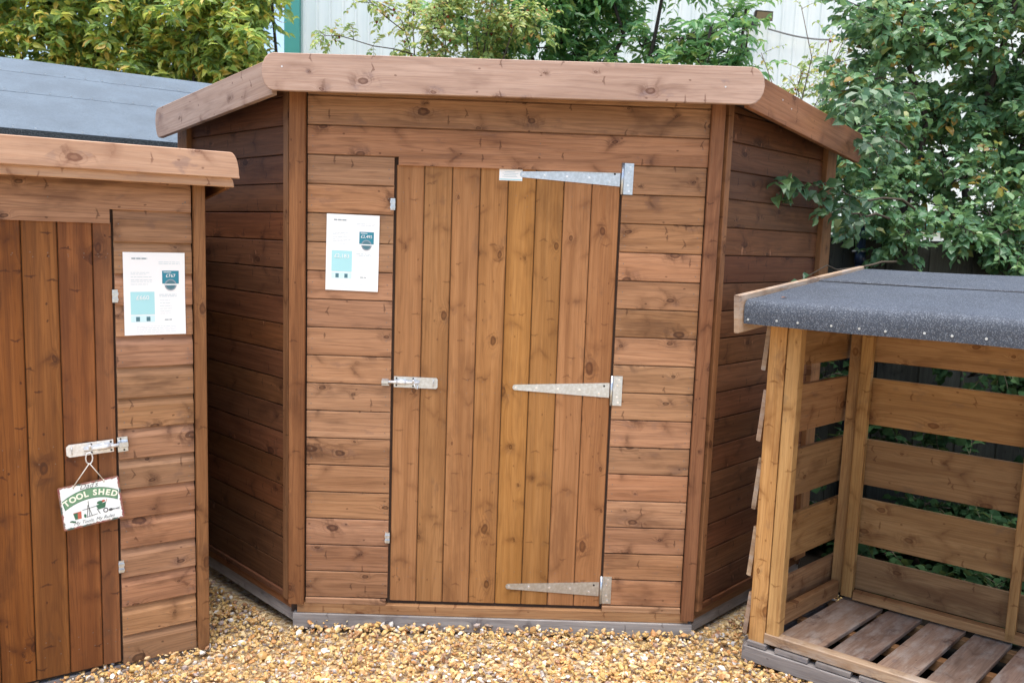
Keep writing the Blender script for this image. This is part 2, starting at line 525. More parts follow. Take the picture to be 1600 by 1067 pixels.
M_enam = enamel()
M_green = plain('green_enamel', (0.13, 0.27, 0.15), 0.35, 0.15, 60)
M_cream = plain('cream_lettering', (0.78, 0.80, 0.66), 0.35, 0.03)
M_black = plain('sign_black_line', (0.05, 0.055, 0.06), 0.5, 0.05)
M_red = plain('sign_red', (0.45, 0.10, 0.06), 0.4, 0.15)
M_dgreen = plain('sign_dark_green', (0.03, 0.13, 0.07), 0.4, 0.15)
M_string = plain('pale_cord', (0.62, 0.58, 0.50), 0.8, 0.2, 200)


def cladding_panel():
    m = N('white_sheet_cladding')
    tc = m.n('ShaderNodeTexCoord')
    se = m.n('ShaderNodeSeparateXYZ')
    m.put(se.inputs[0], tc.outputs['Object'])
    st = m.noise(m.comb(m.math('MULTIPLY', se.outputs[0], 7), 0.0, m.math('MULTIPLY', se.outputs[2], 0.5)), 1, 4, 0.6)
    c = m.mix(m.sstep(st, 0.4, 0.75), (0.70, 0.755, 0.735), (0.62, 0.69, 0.68))
    return m.done(m.bsdf(c, 0.45))


M_clad = cladding_panel()
M_tealm = plain('teal_flashing', (0.06, 0.30, 0.26), 0.5, 0.1, 3)
M_pipe = plain('dark_blue_pipe', (0.020, 0.035, 0.075), 0.35, 0.2)
M_bark = plain('grey_brown_bark', (0.085, 0.062, 0.048), 0.85, 0.5, 40)
M_barkd = plain('dark_bark', (0.045, 0.034, 0.030), 0.85, 0.5, 40)
M_twig = plain('twig_bark', (0.075, 0.055, 0.035), 0.8, 0.3, 40)
M_hip = plain('red_rosehip', (0.34, 0.045, 0.018), 0.3, 0.3, 60)
M_deadleaf = plain('dry_brown_leaf', (0.26, 0.10, 0.045), 0.7, 0.3, 90)
M_lamp = plain('lamp_black', (0.03, 0.032, 0.03), 0.5)
M_lampg = plain('lamp_glass', (0.20, 0.18, 0.13), 0.2)
M_cable = plain('grey_cable', (0.16, 0.17, 0.17), 0.6)

L_hedge = leafmat('hedge_leaf', [(0.0, (0.20, 0.34, 0.13)), (0.35, (0.34, 0.50, 0.12)), (0.58, (0.58, 0.68, 0.14)), (0.80, (0.82, 0.78, 0.16)), (0.97, (0.85, 0.55, 0.10))], 0.45, 0.6)
L_ash = leafmat('ash_leaf', [(0.0, (0.10, 0.28, 0.11)), (0.5, (0.17, 0.41, 0.15)), (0.85, (0.22, 0.42, 0.11)), (0.98, (0.42, 0.50, 0.14))], 0.42, 0.55)
L_rose = leafmat('briar_leaf', [(0.0, (0.20, 0.33, 0.10)), (0.5, (0.36, 0.48, 0.12)), (0.85, (0.58, 0.60, 0.16)), (1.0, (0.58, 0.32, 0.10))], 0.4, 0.45)
L_right = leafmat('plum_leaf', [(0.0, (0.090, 0.215, 0.105)), (0.55, (0.150, 0.310, 0.145)), (0.93, (0.240, 0.400, 0.150)), (0.985, (0.34, 0.27, 0.04)), (1.0, (0.42, 0.24, 0.04))], 0.38, 0.40, 0.55)
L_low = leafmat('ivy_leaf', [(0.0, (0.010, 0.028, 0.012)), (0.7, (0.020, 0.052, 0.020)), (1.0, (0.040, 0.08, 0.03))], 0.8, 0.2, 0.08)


def gravel_mat():
    m = N('flint_gravel')
    ge = m.n('ShaderNodeNewGeometry')
    tc = m.n('ShaderNodeTexCoord')
    r = ge.outputs['Random Per Island']
    c = m.ramp(r, [(0.0, (0.46, 0.26, 0.09)), (0.17, (0.56, 0.37, 0.12)), (0.34, (0.62, 0.45, 0.19)), (0.48, (0.46, 0.20, 0.065)),
                   (0.60, (0.72, 0.59, 0.34)), (0.72, (0.54, 0.31, 0.11)), (0.82, (0.25, 0.11, 0.06)), (0.88, (0.42, 0.42, 0.42)),
                   (0.93, (0.86, 0.83, 0.74)), (0.97, (0.20, 0.16, 0.14))], const=False)
    a = m.noise(tc.outputs['Object'], 160, 4, 0.7)
    c = m.mix(m.sstep(a, 0.42, 0.68, 0, 0.4), c, (0.46, 0.27, 0.10))
    b = m.noise(tc.outputs['Object'], 75, 2, 0.6)
    c = m.mix(m.sstep(b, 0.55, 0.72, 0, 0.45), c, (0.74, 0.62, 0.40))
    return m.done(m.bsdf(c, 0.5, m.bump(a, 0.3, 0.002), Specular_IOR_Level=0.4))


M_gravel = gravel_mat()


def ground_mat():
    m = N('gravel_bed')
    tc = m.n('ShaderNodeTexCoord')
    v = m.n('ShaderNodeTexVoronoi')
    m.put(v.inputs['Vector'], tc.outputs['Object'])
    v.inputs['Scale'].default_value = 60
    s = m.n('ShaderNodeSeparateColor')
    m.put(s.inputs[0], v.outputs['Color'])
    c = m.ramp(s.outputs[0], [(0.0, (0.34, 0.21, 0.09)), (0.3, (0.52, 0.37, 0.18)), (0.6, (0.62, 0.50, 0.33)), (0.8, (0.22, 0.12, 0.06)), (1.0, (0.70, 0.64, 0.52))])
    return m.done(m.bsdf(c, 0.7, m.bump(m.math('SUBTRACT', 1.0, v.outputs['Distance']), 0.8, 0.01)))


M_ground = ground_mat()

# ------------------------------------------------------------------ text helper
_tx = {}


def text_polys(body, size, mat, name='lettering', shear=0.0, offset=0.0, align='CENTER', extrude=0.0002):
    cu = bpy.data.curves.new('text', 'FONT')
    cu.body = body
    cu.size = size
    cu.shear = shear
    cu.offset = offset
    cu.align_x = align
    cu.extrude = extrude
    cu.resolution_u = 3
    to = bpy.data.objects.new('text_tmp', cu)
    COL.objects.link(to)
    bpy.context.view_layer.update()
    me = bpy.data.meshes.new_from_object(to, depsgraph=bpy.context.evaluated_depsgraph_get())
    bpy.data.objects.remove(to)
    bpy.data.curves.remove(cu)
    me.name = name
    me.materials.clear()
    me.materials.append(mat)
    return me


# text lies in x/y of its curve; turn it to stand in x/z facing -y
STAND = Matrix.Rotation(math.radians(90), 4, 'X')


# ------------------------------------------------------------------ ground
def gh(x, y):
    """height of the gravel surface"""
    t = min(1, max(0, (0.35 - x) / 0.7))
    t = t * t * (3 - 2 * t)
    return -0.060 - 0.028 * t


gm = MB()
xs = [-60, -20, -8, -4] + [i * 0.25 for i in range(-12, 17)] + [6, 10, 20, 60]
ys = [-60, -20, -8, -4] + [i * 0.25 for i in range(-12, 13)] + [5, 10, 25, 70]
gv = [(x, y, gh(x, y) - 0.030) for y in ys for x in xs]
nx = len(xs)
gm.add(gv, [(j * nx + i, j * nx + i + 1, (j + 1) * nx + i + 1, (j + 1) * nx + i) for j in range(len(ys) - 1) for i in range(nx - 1)])
ground = link('ground', gm.mesh('ground', M_ground), Matrix())
ground['kind'] = 'structure'


def build_gravel():
    import bmesh
    bm = bmesh.new()
    bmesh.ops.create_icosphere(bm, subdivisions=1, radius=1)
    bv = np.array([v.co[:] for v in bm.verts])
    bf = np.array([[v.index for v in f.verts] for f in bm.faces])
    bm.free()
    n = 47000
    X = rng.uniform(-1.75, 2.75, n)
    Y = rng.uniform(-1.35, 0.75, n)
    # keep only what lies outside the shed footprints
    inm = (Y > 0.0) & (X > -0.09 - (Y + 0.0)) & (X < 1.66 + Y)
    ts = ((X + .318) * math.cos(.5739) + (Y + .178) * math.sin(.5739), -(X + .318) * math.sin(.5739) + (Y + .178) * math.cos(.5739))
    inm |= (ts[0] < -0.03) & (ts[1] > 0.05)
    lu, lvv = (X - 1.889) * 0.664 + (Y + .236) * -0.747, (X - 1.889) * 0.608 + (Y + .236) * 0.794
    inm |= (lu > -0.13) & (lvv > 0.03) | (X - 1.889 + Y * 0.2 > 0.62)
    keep = ~inm
    X, Y = X[keep], Y[keep]
    n = len(X)
    sz = np.clip(rng.lognormal(math.log(0.0077), 0.32, n), 0.004, 0.019)
    A = rng.normal(size=(n, 4))
    A /= np.linalg.norm(A, axis=1)[:, None]
    w, x, y, z = A.T
    R = np.stack([1 - 2 * (y * y + z * z), 2 * (x * y - z * w), 2 * (x * z + y * w), 2 * (x * y + z * w), 1 - 2 * (x * x + z * z), 2 * (y * z - x * w),
                  2 * (x * z - y * w), 2 * (y * z + x * w), 1 - 2 * (x * x + y * y)], -1).reshape(n, 3, 3)
    S = np.stack([rng.uniform(0.9, 1.5, n), rng.uniform(0.7, 1.1, n), rng.uniform(0.4, 0.8, n)], -1) * sz[:, None]
    V = bv[None] * (1 + rng.uniform(-0.26, 0.26, (n, len(bv), 1)))
    V = np.einsum('nij,nkj->nki', R, V * S[:, None])
    V[:, :, 2] *= 0.8
    t = np.clip((0.35 - X) / 0.7, 0, 1)
    t = t * t * (3 - 2 * t)
    Z = -0.060 - 0.018 * t + rng.uniform(-0.024, 0.004, n)
    Z += 0.006 * np.sin(X * 6.1 + 1) * np.sin(Y * 5.3)
    # the gravel is banked a little against the plinth
    Z += 0.024 * np.exp(-((Y + 0.03) / 0.10) ** 2) * rng.uniform(0.3, 1, n) * ((X > 0) & (X < 1.7))
    V += np.stack([X, Y, Z], -1)[:, None]
    Fc = bf[None] + (np.arange(n) * len(bv))[:, None, None]
    me = np_mesh('gravel', V.reshape(-1, 3), Fc.reshape(-1, 3), M_gravel)
    g = link('gravel', me, Matrix())
    g['label'] = 'golden flint gravel spread in front of and between the sheds'
    g['category'] = 'gravel'
    g['kind'] = 'stuff'


build_gravel()
soil_mat = plain('dark_soil', (0.016, 0.013, 0.010), 1.0, 0.5, 30, Specular_IOR_Level=0.05)  # near-black brown ground behind the log store and sheds
b = MB()
so = [(2.44, 0.62), (2.02, 0.03), (1.86, -0.20), (3.1, -1.17), (8.0, -1.2), (8.0, 6.5), (-9.0, 9.5), (-9.0, 3.0), (-1.2, 1.6), (0.79, 2.40)]
b.add([(x, y, gh(x, y) - 0.022) for x, y in so], [tuple(range(len(so)))])
so_o = link('soil', b.mesh('soil', soil_mat), Matrix())
so_o['kind'] = 'structure'

# ------------------------------------------------------------------ cladding meshes
P = 0.112
SHIP = [(0.0010, 0.0038), (0.0, 0.0054), (0.0, 0.0820), (0.0020, 0.0880), (0.0050, 0.0945), (0.0078, 0.1030), (0.0096, 0.1110), (0.0110, 0.1195), (0.0165, 0.1195), (0.0165, 0.0038)]
FLAT = [(0.0008, 0.0020), (0.0, 0.0032), (0.0, 0.1072), (0.0010, 0.1086), (0.0045, 0.1092), (0.0100, 0.1094), (0.0105, 0.1175), (0.0165, 0.1175), (0.0165, 0.0020)]
TG = [(0.0035, 0.0006), (0.0, 0.0042), (0.0, 0.1038), (0.0035, 0.1074), (0.014, 0.1074), (0.014, 0.0006)]
_bc = {}


def ship_board(L, mat, nails='both', zcut=None, slope=0.0, nailmat=None, var=0, prof=None):
    key = ('ship', round(L, 3), mat.name, nails, zcut, slope, var, prof is None)
    if key in _bc:
        return _bc[key]
    b = MB()
    b.prism(prof or FLAT, 0, L)
    for end in ((0.018, L - 0.018) if nails == 'both' else ()):
        for zz in (0.027, 0.066):
            b.disc(end + random.uniform(-.003, .003), zz + random.uniform(-.004, .004), 0.0, 0.0024, 6, 1, 0.0004)
    me = b.mesh('board', [mat, nailmat or M_nail])
    if zcut is not None:
        import bmesh
        bm = bmesh.new()
        bm.from_mesh(me)
        g = bm.verts[:] + bm.edges[:] + bm.faces[:]
        r = bmesh.ops.bisect_plane(bm, geom=g, plane_co=(0, 0, zcut), plane_no=(-slope, 0, 1), clear_outer=True)
        ed = [e for e in r['geom_cut'] if isinstance(e, bmesh.types.BMEdge)]
        bmesh.ops.holes_fill(bm, edges=ed, sides=0)
        bm.to_mesh(me)
        bm.free()
    _bc[key] = me
    return me


def tg_plank(L, w, mat, nail_z=(), bead=False):
    s = w / 0.108
    prof = [(y, z * s) for y, z in TG]
    if bead:
        h = w / 2
        prof = prof[:2] + [(0.0, h - 0.002), (0.0022, h), (0.0, h + 0.002)] + prof[2:]
    b = MB()
    b.prism(prof, 0, L)
    for nz in nail_z:
        for zz in (w * 0.27, w * 0.73):
            b.disc(nz + random.uniform(-.004, .004), zz + random.uniform(-.004, .004), 0.0, 0.0017, 6, 1, 0.0004)
    return b.mesh('plank', [mat, M_nail])


def beam(name, p0, p1, wdir, w, t, mat, parent, ch=0.002, color=None, endmat=None, **props):
    """straight timber from p0 to p1; w measured along wdir (local z), t across (local y)"""
    p0, p1 = Vector(p0), Vector(p1)
    X = (p1 - p0).normalized()
    Z = Vector(wdir)
    Z = (Z - X * Z.dot(X)).normalized()
    Y = Z.cross(X)
    L = (p1 - p0).length
    key = ('beam', round(L, 3), round(w, 3), round(t, 3), mat.name, ch, endmat and endmat.name)
    if key not in _bc:
        b = MB()
        b.box(0, L, -t / 2, t / 2, -w / 2, w / 2, 0, ch)
        if endmat:
            b.m[-1] = b.m[-2] = 1
        _bc[key] = b.mesh(name, [mat, endmat] if endmat else mat)
    M = Matrix((X, Y, Z)).transposed().to_4x4()
    M.translation = p0
    return link(name, _bc[key], M, parent, color, **props)


def lining(name, x0, x1, z0, z1, M, parent, y0=0.018, y1=0.026):
    b = MB()
    b.box(x0, x1, y0, y1, z0, z1)
    return link(name, b.mesh(name, M_inner), M, parent)


def curved_fascia(L, h, th, mat, c0=0.0, c1=0.0, nails=()):
    """board with swept ends: c0/c1 = how far each end is cut back"""
    o = []

    def end(xe, c, sgn):
        q = []
        for k in range(9):
            a = math.pi * k / 8
            q.append((xe - sgn * c * (1 - math.sin(a)) ** 1.0, h / 2 - h / 2 * math.cos(a)))
        return q
    if c1 > 0:
        o += end(L, c1, 1)
    else:
        o += [(L, 0), (L, h)]
    if c0 > 0:
        o += [(x, z) for x, z in reversed(end(0, c0, -1))]
    else:
        o += [(0, h), (0, 0)]
    b = MB()
    # small rounded arris top and bottom
    n = len(o)
    cx = sum(p[0] for p in o) / n
    e = 0.0022
    inset = [(x + (e if x < cx else -e), z + (e if z < h / 2 else -e)) for x, z in o]
    vs = [(x, 0, z) for x, z in inset] + [(x, e, z) for x, z in o] + [(x, th, z) for x, z in o]
    fs = [tuple(range(n))]
    for r in range(2):
        fs += [(r * n + i, r * n + (i + 1) % n, (r + 1) * n + (i + 1) % n, (r + 1) * n + i) for i in range(n)]
    fs.append(tuple(2 * n + i for i in reversed(range(n))))
    b.add(vs, fs)
    for nx_, nz_ in nails:
        b.disc(nx_, nz_, 0.0, 0.0032, 8, 1, 0.0008)
    return b.mesh('fascia_board', [mat, M_bright])


# ------------------------------------------------------------------ THE CORNER SHED
shed = thing('corner_shed', 'large brown corner shed with angled side walls, plank door and three strap hinges', 'shed')
Q = math.sqrt(0.5)
WX = 1.579
Z0 = 0.056
# --- front wall
fwall = lining('wall', -0.05, 1.629, -0.02, 2.13, Matrix(), shed)
door_l, door_r = 0.3585, 1.2335


def rowz(k):
    return Z0 + P * k


for k in range(16):
    tone = [0.55, 0.35, 0.75, 0.5][k % 4] + random.uniform(-.3, .3)
    link('board', ship_board(0.335, W_clad, var=k % 4), jit(T(0.0145, 0, rowz(k))), fwall, (random.random(), min(1, max(0, tone)), random.random(), 1))
    tone = random.uniform(0.15, 1)
    link('board', ship_board(0.324, W_clad, var=k % 4), jit(T(1.2405, 0, rowz(k))), fwall, (random.random(), tone, random.random(), 1))
# the board over the door hangs down as a lip in front of it
b = MB()
b.prism(FLAT, 0, 1.5535)
b.prism([(-0.0012, -0.030), (-0.0012, 0.004), (0.010, 0.004), (0.010, -0.030)], 0.353, 1.2195)
for e_ in (0.02, 0.36, 0.9, 1.53):
    for zz in (0.03, 0.07):
        b.disc(e_, zz, 0, 0.0022, 6, 1, 0.0005)
link('board', b.mesh('board', [W_clad, M_nail]), T(0.0135, 0, rowz(16)), fwall, (0.31, 0.75, 0.12, 1))
link('board', ship_board(1.5535, W_clad), T(0.0135, 0, rowz(17)), fwall, (0.82, 0.30, 0.63, 1))
link('board', ship_board(1.5535, W_clad, zcut=0.066), T(0.0135, 0, rowz(18)), fwall, (0.55, 0.3, 0.9, 1))
# drip strips under the two panels
for x0, x1 in ((0.0145, 0.3445), (1.2405, 1.5645)):
    beam('drip_strip', (x0, 0.002, 0.042), (x1, 0.002, 0.042), (0, 0, 1), 0.024, 0.020, W_clad, fwall)

# --- side walls
wings = [
    (frame((-0.05 - Q * 0.985, 0.02 + Q * 0.985, 0), (Q, -Q, 0), (Q, Q, 0)), 0.100, 0.945, 'L'),
    (frame((1.629, 0.02, 0), (Q, Q, 0), (-Q, Q, 0)), 0.040, 0.885, 'R'),
]


def roof_z(y):
    return 2.166 - 0.142 * (y + 0.15)


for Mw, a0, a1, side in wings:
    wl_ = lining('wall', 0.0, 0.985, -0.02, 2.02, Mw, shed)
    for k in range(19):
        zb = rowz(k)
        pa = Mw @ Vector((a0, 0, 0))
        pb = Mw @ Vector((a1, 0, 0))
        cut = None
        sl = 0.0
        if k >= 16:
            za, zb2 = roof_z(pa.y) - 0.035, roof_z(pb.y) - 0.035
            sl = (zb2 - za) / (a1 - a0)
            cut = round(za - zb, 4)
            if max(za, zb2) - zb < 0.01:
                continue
        link('board', ship_board(a1 - a0, W_wingshade, 'none', cut, round(sl, 4)), jit(Mw @ T(a0, 0, zb), 0.001) if cut is None else Mw @ T(a0, 0, zb), wl_)
    # far corner post and near cover strip
    far = (0.05 if side == 'L' else 0.935)
    zt = roof_z((Mw @ Vector((far, 0, 0))).y) - 0.03
    beam('corner_post', Mw @ Vector((far, -0.006, 0.03)), Mw @ Vector((far, -0.006, zt)), Mw.to_3x3() @ Vector((1, 0, 0)), 0.098, 0.034, W_post, shed)
    near = (0.963 if side == 'L' else 0.0185)
    beam('cover_strip', Mw @ Vector((near, -0.009, 0.035)), Mw @ Vector((near, -0.009, 2.115)), Mw.to_3x3() @ Vector((1, 0, 0)), 0.036, 0.018, W_post, shed)
    beam('bearer', Mw @ Vector((0.0, 0.036, -0.037)), Mw @ Vector((0.985, 0.036, -0.037)), (0, 0, 1), 0.060, 0.05, W_bear, shed)
    beam('floor_edge', Mw @ Vector((0.0, 0.016, 0.012)), Mw @ Vector((0.985, 0.016, 0.012)), (0, 0, 1), 0.040, 0.03, W_post, shed)
    beam('drip_strip', Mw @ Vector((a0, 0.002, 0.042)), Mw @ Vector((a1, 0.002, 0.042)), (0, 0, 1), 0.024, 0.020, W_wingshade, wl_)

# front corner trims
beam('corner_post', (-0.0225, -0.009, 0.030), (-0.0225, -0.009, 2.125), (1, 0, 0), 0.063, 0.022, W_post, shed, 0.0025, (0.2, 0.55, 0.4, 1))
beam('corner_post', (1.5945, -0.009, 0.006), (1.5945, -0.009, 2.125), (1, 0, 0), 0.053, 0.022, W_post, shed, 0.0025, (0.7, 0.35, 0.1, 1))
beam('floor_edge', (-0.02, 0.008, 0.010), (1.60, 0.008, 0.010), (0, 0, 1), 0.042, 0.03, W_store, shed)
beam('bearer', (-0.035, 0.010, -0.043), (1.615, 0.010, -0.043), (0, 0, 1), 0.062, 0.05, W_bear, shed)

# --- back walls (turned away from the picture)
apex = Vector((0.7895, 2.2525, 0))
for p0, p1 in ((Vector((-0.7465, 0.7165, 0)), apex), (apex, Vector((2.3255, 0.7165, 0)))):
    X = (p0 - p1).normalized()
    Mb = frame(p1, X, (-X.y, X.x, 0))
    L_ = (p1 - p0).length
    za, zb = roof_z(p1.y), roof_z(p0.y)
    bw = MB()
    bw.plate([(0, -0.02), (L_, -0.02), (L_, zb - 0.05), (0, za - 0.05)], 0.006, 0.020)
    wb = link('wall', bw.mesh('wall', M_inner), Mb, shed)
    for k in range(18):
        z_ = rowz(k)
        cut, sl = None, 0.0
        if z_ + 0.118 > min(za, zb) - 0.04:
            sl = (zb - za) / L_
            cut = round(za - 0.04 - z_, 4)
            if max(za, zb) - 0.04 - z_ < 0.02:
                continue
        link('board', ship_board(L_, W_wingshade, 'none', cut, round(sl, 4)), Mb @ T(0, -0.008, z_), wb)

# --- roof
rs = [(-0.068, -0.130), (1.650, -0.130), (2.375, 0.595), (2.37, 0.80), (0.79, 2.40), (-0.80, 0.80), (-0.790, 0.592)]
b = MB()
n_ = len(rs)
b.add([(x, y, roof_z(y) - 0.028) for x, y in rs] + [(x, y, roof_z(y)) for x, y in rs],
      [tuple(reversed(range(n_))), tuple(range(n_, 2 * n_))] + [(i, (i + 1) % n_, n_ + (i + 1) % n_, n_ + i) for i in range(n_)])
roof = link('roof', b.mesh('roof', M_inner), Matrix(), shed)
b = MB()
b.add([(x, y, roof_z(y) + 0.002) for x, y in rs] + [(x, y, roof_z(y) + 0.006) for x, y in rs],
      [tuple(reversed(range(n_))), tuple(range(n_, 2 * n_))] + [(i, (i + 1) % n_, n_ + (i + 1) % n_, n_ + i) for i in range(n_)])
link('felt', b.mesh('felt', M_felt), Matrix(), roof)
# fascia boards
link('fascia_board', curved_fascia(1.845, 0.134, 0.020, W_fasc, 0.042, 0.050, [(0.075, 0.085), (1.70, 0.060)]),
     frame((-0.120, -0.152, 2.058), (1, 0, 0.0062), (0, 1, 0)), roof, (0.42, 0.62, 0.2, 1))
Lp0 = Vector((-0.05 - Q * 0.965 - Q * 0.13, 0.02 + Q * 0.965 - Q * 0.13, 1.948))
Lp1 = Vector((-0.05 + Q * 0.075 - Q * 0.13, 0.02 - Q * 0.075 - Q * 0.13, 2.047))
link('fascia_board', curved_fascia((Lp1 - Lp0).length, 0.132, 0.020, W_fasc, 0.030, 0.0), frame(Lp0, Lp1 - Lp0, (Q, Q, 0)), roof, (0.15, 0.45, 0.5, 1))
Rp0 = Vector((1.629 - Q * 0.055 + Q * 0.13, 0.02 - Q * 0.055 - Q * 0.13, 2.066))
Rp1 = Vector((1.629 + Q * 1.0 + Q * 0.13, 0.02 + Q * 1.0 - Q * 0.13, 1.950))
link('fascia_board', curved_fascia((Rp1 - Rp0).length, 0.132, 0.020, W_post, 0.0, 0.030, [(0.25, 0.09), (0.33, 0.075)]), frame(Rp0, Rp1 - Rp0, (-Q, Q, 0)), roof, (0.85, 0.95, 0.3, 1))
# soffit battens that close the eaves behind the fascia
beam('eaves_batten', (-0.02, -0.02 - 0.015, 2.122), (1.60, -0.035, 2.122), (0, 0, 1), 0.030, 0.030, W_post, shed)

# --- door
dM = frame((door_r, 0.010, 0.047), (0, 0, 1), (0, 1, 0))
b = MB()
for z_ in (0.10, 0.85, 1.60):
    b.box(door_l + 0.02, door_r - 0.02, 0.024, 0.044, z_, z_ + 0.09)
b.box(door_l + 0.003, door_r - 0.003, 0.0245, 0.030, 0.05, 1.83)
door = link('door', b.mesh('door', M_inner), Matrix(), shed)
pw = 0.1092
nz_ = (0.10, 0.14, 0.88, 0.93, 1.63, 1.67)
tones = [0.55, 0.45, 0.75, 0.65, 0.85, 0.55, 0.7, 0.45]
for i in range(8):
    left = door_l + pw * i
    w_ = (pw if i < 7 else door_r - left) - 0.0014
    Mp = frame((left + w_, 0.008 + random.uniform(-.0006, .0006), 0.047), (0, 0, 1), (0, 1, 0))
    link('plank', tg_plank(1.772, w_, W_door, nz_ if i % 2 == 0 else nz_[:4], False), Mp, door, (random.random(), tones[i], random.random(), 1))
# dark stops seen in the gaps round the door
b = MB()
b.box(0.330, door_l + 0.03, 0.026, 0.050, 0.03, 1.86)
b.box(door_r - 0.03, 1.26, 0.026, 0.050, 0.03, 1.86)
link('door_stop', b.mesh('door_stop', M_inner), Matrix(), shed)


# --- hinges
def t_hinge(z, dz_plate, parent, xh=1.232, tipx=0.838, yf=-0.0005, tilt=0.0):
    b = MB()
    L = xh - tipx
    # strap tapering to a rounded tip, on the door
    out = [(-0.004, -0.030), (-0.004, 0.030)]
    tip = [(-L + 0.010 - 0.010 * math.sin(a), 0.011 * math.cos(a)) for a in [math.pi * k / 6 for k in range(7)]]
    out = [(-0.004, 0.030)] + tip + [(-0.004, -0.030)]
    b.plate(out, -0.0025, 0.0)
    for f_, zz in ((0.05, 0.017), (0.10, -0.014), (0.30, 0.0), (0.52, 0.0), (0.74, 0.0), (0.95, 0.0)):
        b.disc(-L * f_ - 0.006, zz, -0.0025, 0.0048 if f_ != 0.05 else 0.0042, 10, 2 if f_ == 0.05 else 1, 0.0016)
    M = frame((xh, 0.0078, z), (math.cos(tilt), 0, math.sin(tilt)), (0, 1, 0))
    h = link('hinge', b.mesh('hinge', [M_zinc, M_screw, M_hole]), M, parent)
    # fixing plate standing on the frame, with knuckle
    b = MB()
    b.plate([(0.010, -dz_plate), (0.046, -dz_plate), (0.046, dz_plate), (0.010, dz_plate)], -0.0105, -0.0080)
    for s_ in (-0.78, -0.40, 0.40, 0.78):
        b.disc(0.032 if abs(s_) > .5 else 0.026, s_ * dz_plate, -0.0105, 0.0042, 10, 1, 0.0016)
    link('plate', b.mesh('plate', [M_zinc, M_screw]), M, h)
    b = MB()
    b.tube([(0.004, -0.009, -dz_plate), (0.004, -0.009, dz_plate)], 0.0058, 10)
    link('knuckle', b.mesh('knuckle', M_zinc, True), M, h)


t_hinge(1.7955, 0.060, shed, xh=1.234, tilt=-0.010)
t_hinge(0.958, 0.060, shed, xh=1.232)
t_hinge(0.122, 0.058, shed, xh=1.229)


# --- tower bolt
def bolt(M, parent, plate_l=0.175, flip=1, metal_=None):
    """x = 0 at the bracket edge, plate runs to +x on the door"""
    m_ = metal_ or M_zinc2
    b = MB()
    r = 0.022
    o = [(0.048, -r), (0.048 + plate_l - 0.006, -r), (0.048 + plate_l, -r + 0.006), (0.048 + plate_l, r - 0.006), (0.048 + plate_l - 0.006, r), (0.048, r)]
    b.plate(o, -0.0022, 0.0)
    for x_, z_ in ((0.058, 0.014), (0.058, -0.014), (0.125, 0.015), (0.125, -0.015)):
        b.disc(x_, z_, -0.0022, 0.0038, 8, 1, 0.0012)
    bo = link('bolt', b.mesh('bolt', [M_zinc, M_hole]), M, parent)
    b = MB()
    b.tube([(0.004, -0.013, 0), (0.150, -0.013, 0)], 0.0062, 10)
    b.tube([(0.058, -0.013, 0), (0.098, -0.013, 0)], 0.0095, 10)
    b.tube([(0.128, -0.013, 0.0), (0.128, -0.020, 0.004), (0.128, -0.026, 0.014)], 0.0045, 8)
    link('rod', b.mesh('rod', m_, True), M, bo)
    b = MB()
    b.plate([(-0.001, -0.027), (0.030, -0.027), (0.030, 0.027), (-0.001, 0.027)], -0.0035, -0.001)
    prof = [(-0.001, -0.013), (-0.012, -0.010), (-0.0225, -0.006), (-0.0225, 0.006), (-0.012, 0.010), (-0.001, 0.013)]
    b.prism([(y, z) for y, z in prof], 0.001, 0.027)
    for z_ in (0.021, -0.021):
        b.disc(0.020, z_, -0.0035, 0.0034, 8, 1, 0.001)
    link('keeper', b.mesh('keeper', [M_zinc, M_hole]), M, bo)
    b = MB()
    # small hasp loop at the plate end
    x_ = 0.048 + plate_l - 0.016
    b.tube([(x_, -0.001, 0.011), (x_, -0.012, 0.010), (x_, -0.014, 0), (x_, -0.012, -0.010), (x_, -0.001, -0.011)], 0.0022, 6)
    x_ = 0.132
    b.tube([(x_, -0.004, -0.002), (x_, -0.022, -0.004), (x_ + 0.003, -0.024, -0.018), (x_ + 0.012, -0.012, -0.024), (x_ + 0.012, -0.003, -0.010)], 0.0028, 6)
    link('staple', b.mesh('staple', m_, True), M, bo)
    return bo


bolt(frame((0.314, 0.006, 0.966), (1, 0, -0.012), (0, 1, 0)), shed)


# --- small metal catches on the door edge
def catch(M, parent, L=0.045):
    b = MB()
    b.box(-0.009, 0.009, -0.0035, 0.0, -L / 2, L / 2)
    b.box(-0.010, 0.010, -0.009, -0.0035, 0.004, 0.013)
    b.box(-0.010, 0.010, -0.009, -0.0035, -0.016, -0.008)
    link('catch', b.mesh('catch', M_zinc), M, parent)


catch(T(0.347, -0.001, 1.667), shed)
catch(T(0.347, -0.001, 0.318), shed)

# --- maker's sticker at the head of the door
b = MB()
b.plate([(0, 0), (0.090, 0), (0.090, 0.043), (0, 0.043)], -0.0006, 0.0)
b.flat([(0.001, 0.0025), (0.089, 0.0025), (0.089, 0.006), (0.001, 0.006)], -0.0009, 1)
for i, (a_, c_) in enumerate(((0.012, 0.07), (0.018, 0.066), (0.012, 0.074), (0.02, 0.062))):
    b.flat([(a_, 0.014 + i * 0.006), (c_, 0.014 + i * 0.006), (c_, 0.0165 + i * 0.006), (a_, 0.0165 + i * 0.006)], -0.0009, 2)
link('sticker', b.mesh('sticker', [M_wht, M_cyan, M_ink]), frame((0.758, 0.0072, 1.774), (1, 0, -0.004), (0, 1, 0)), shed)


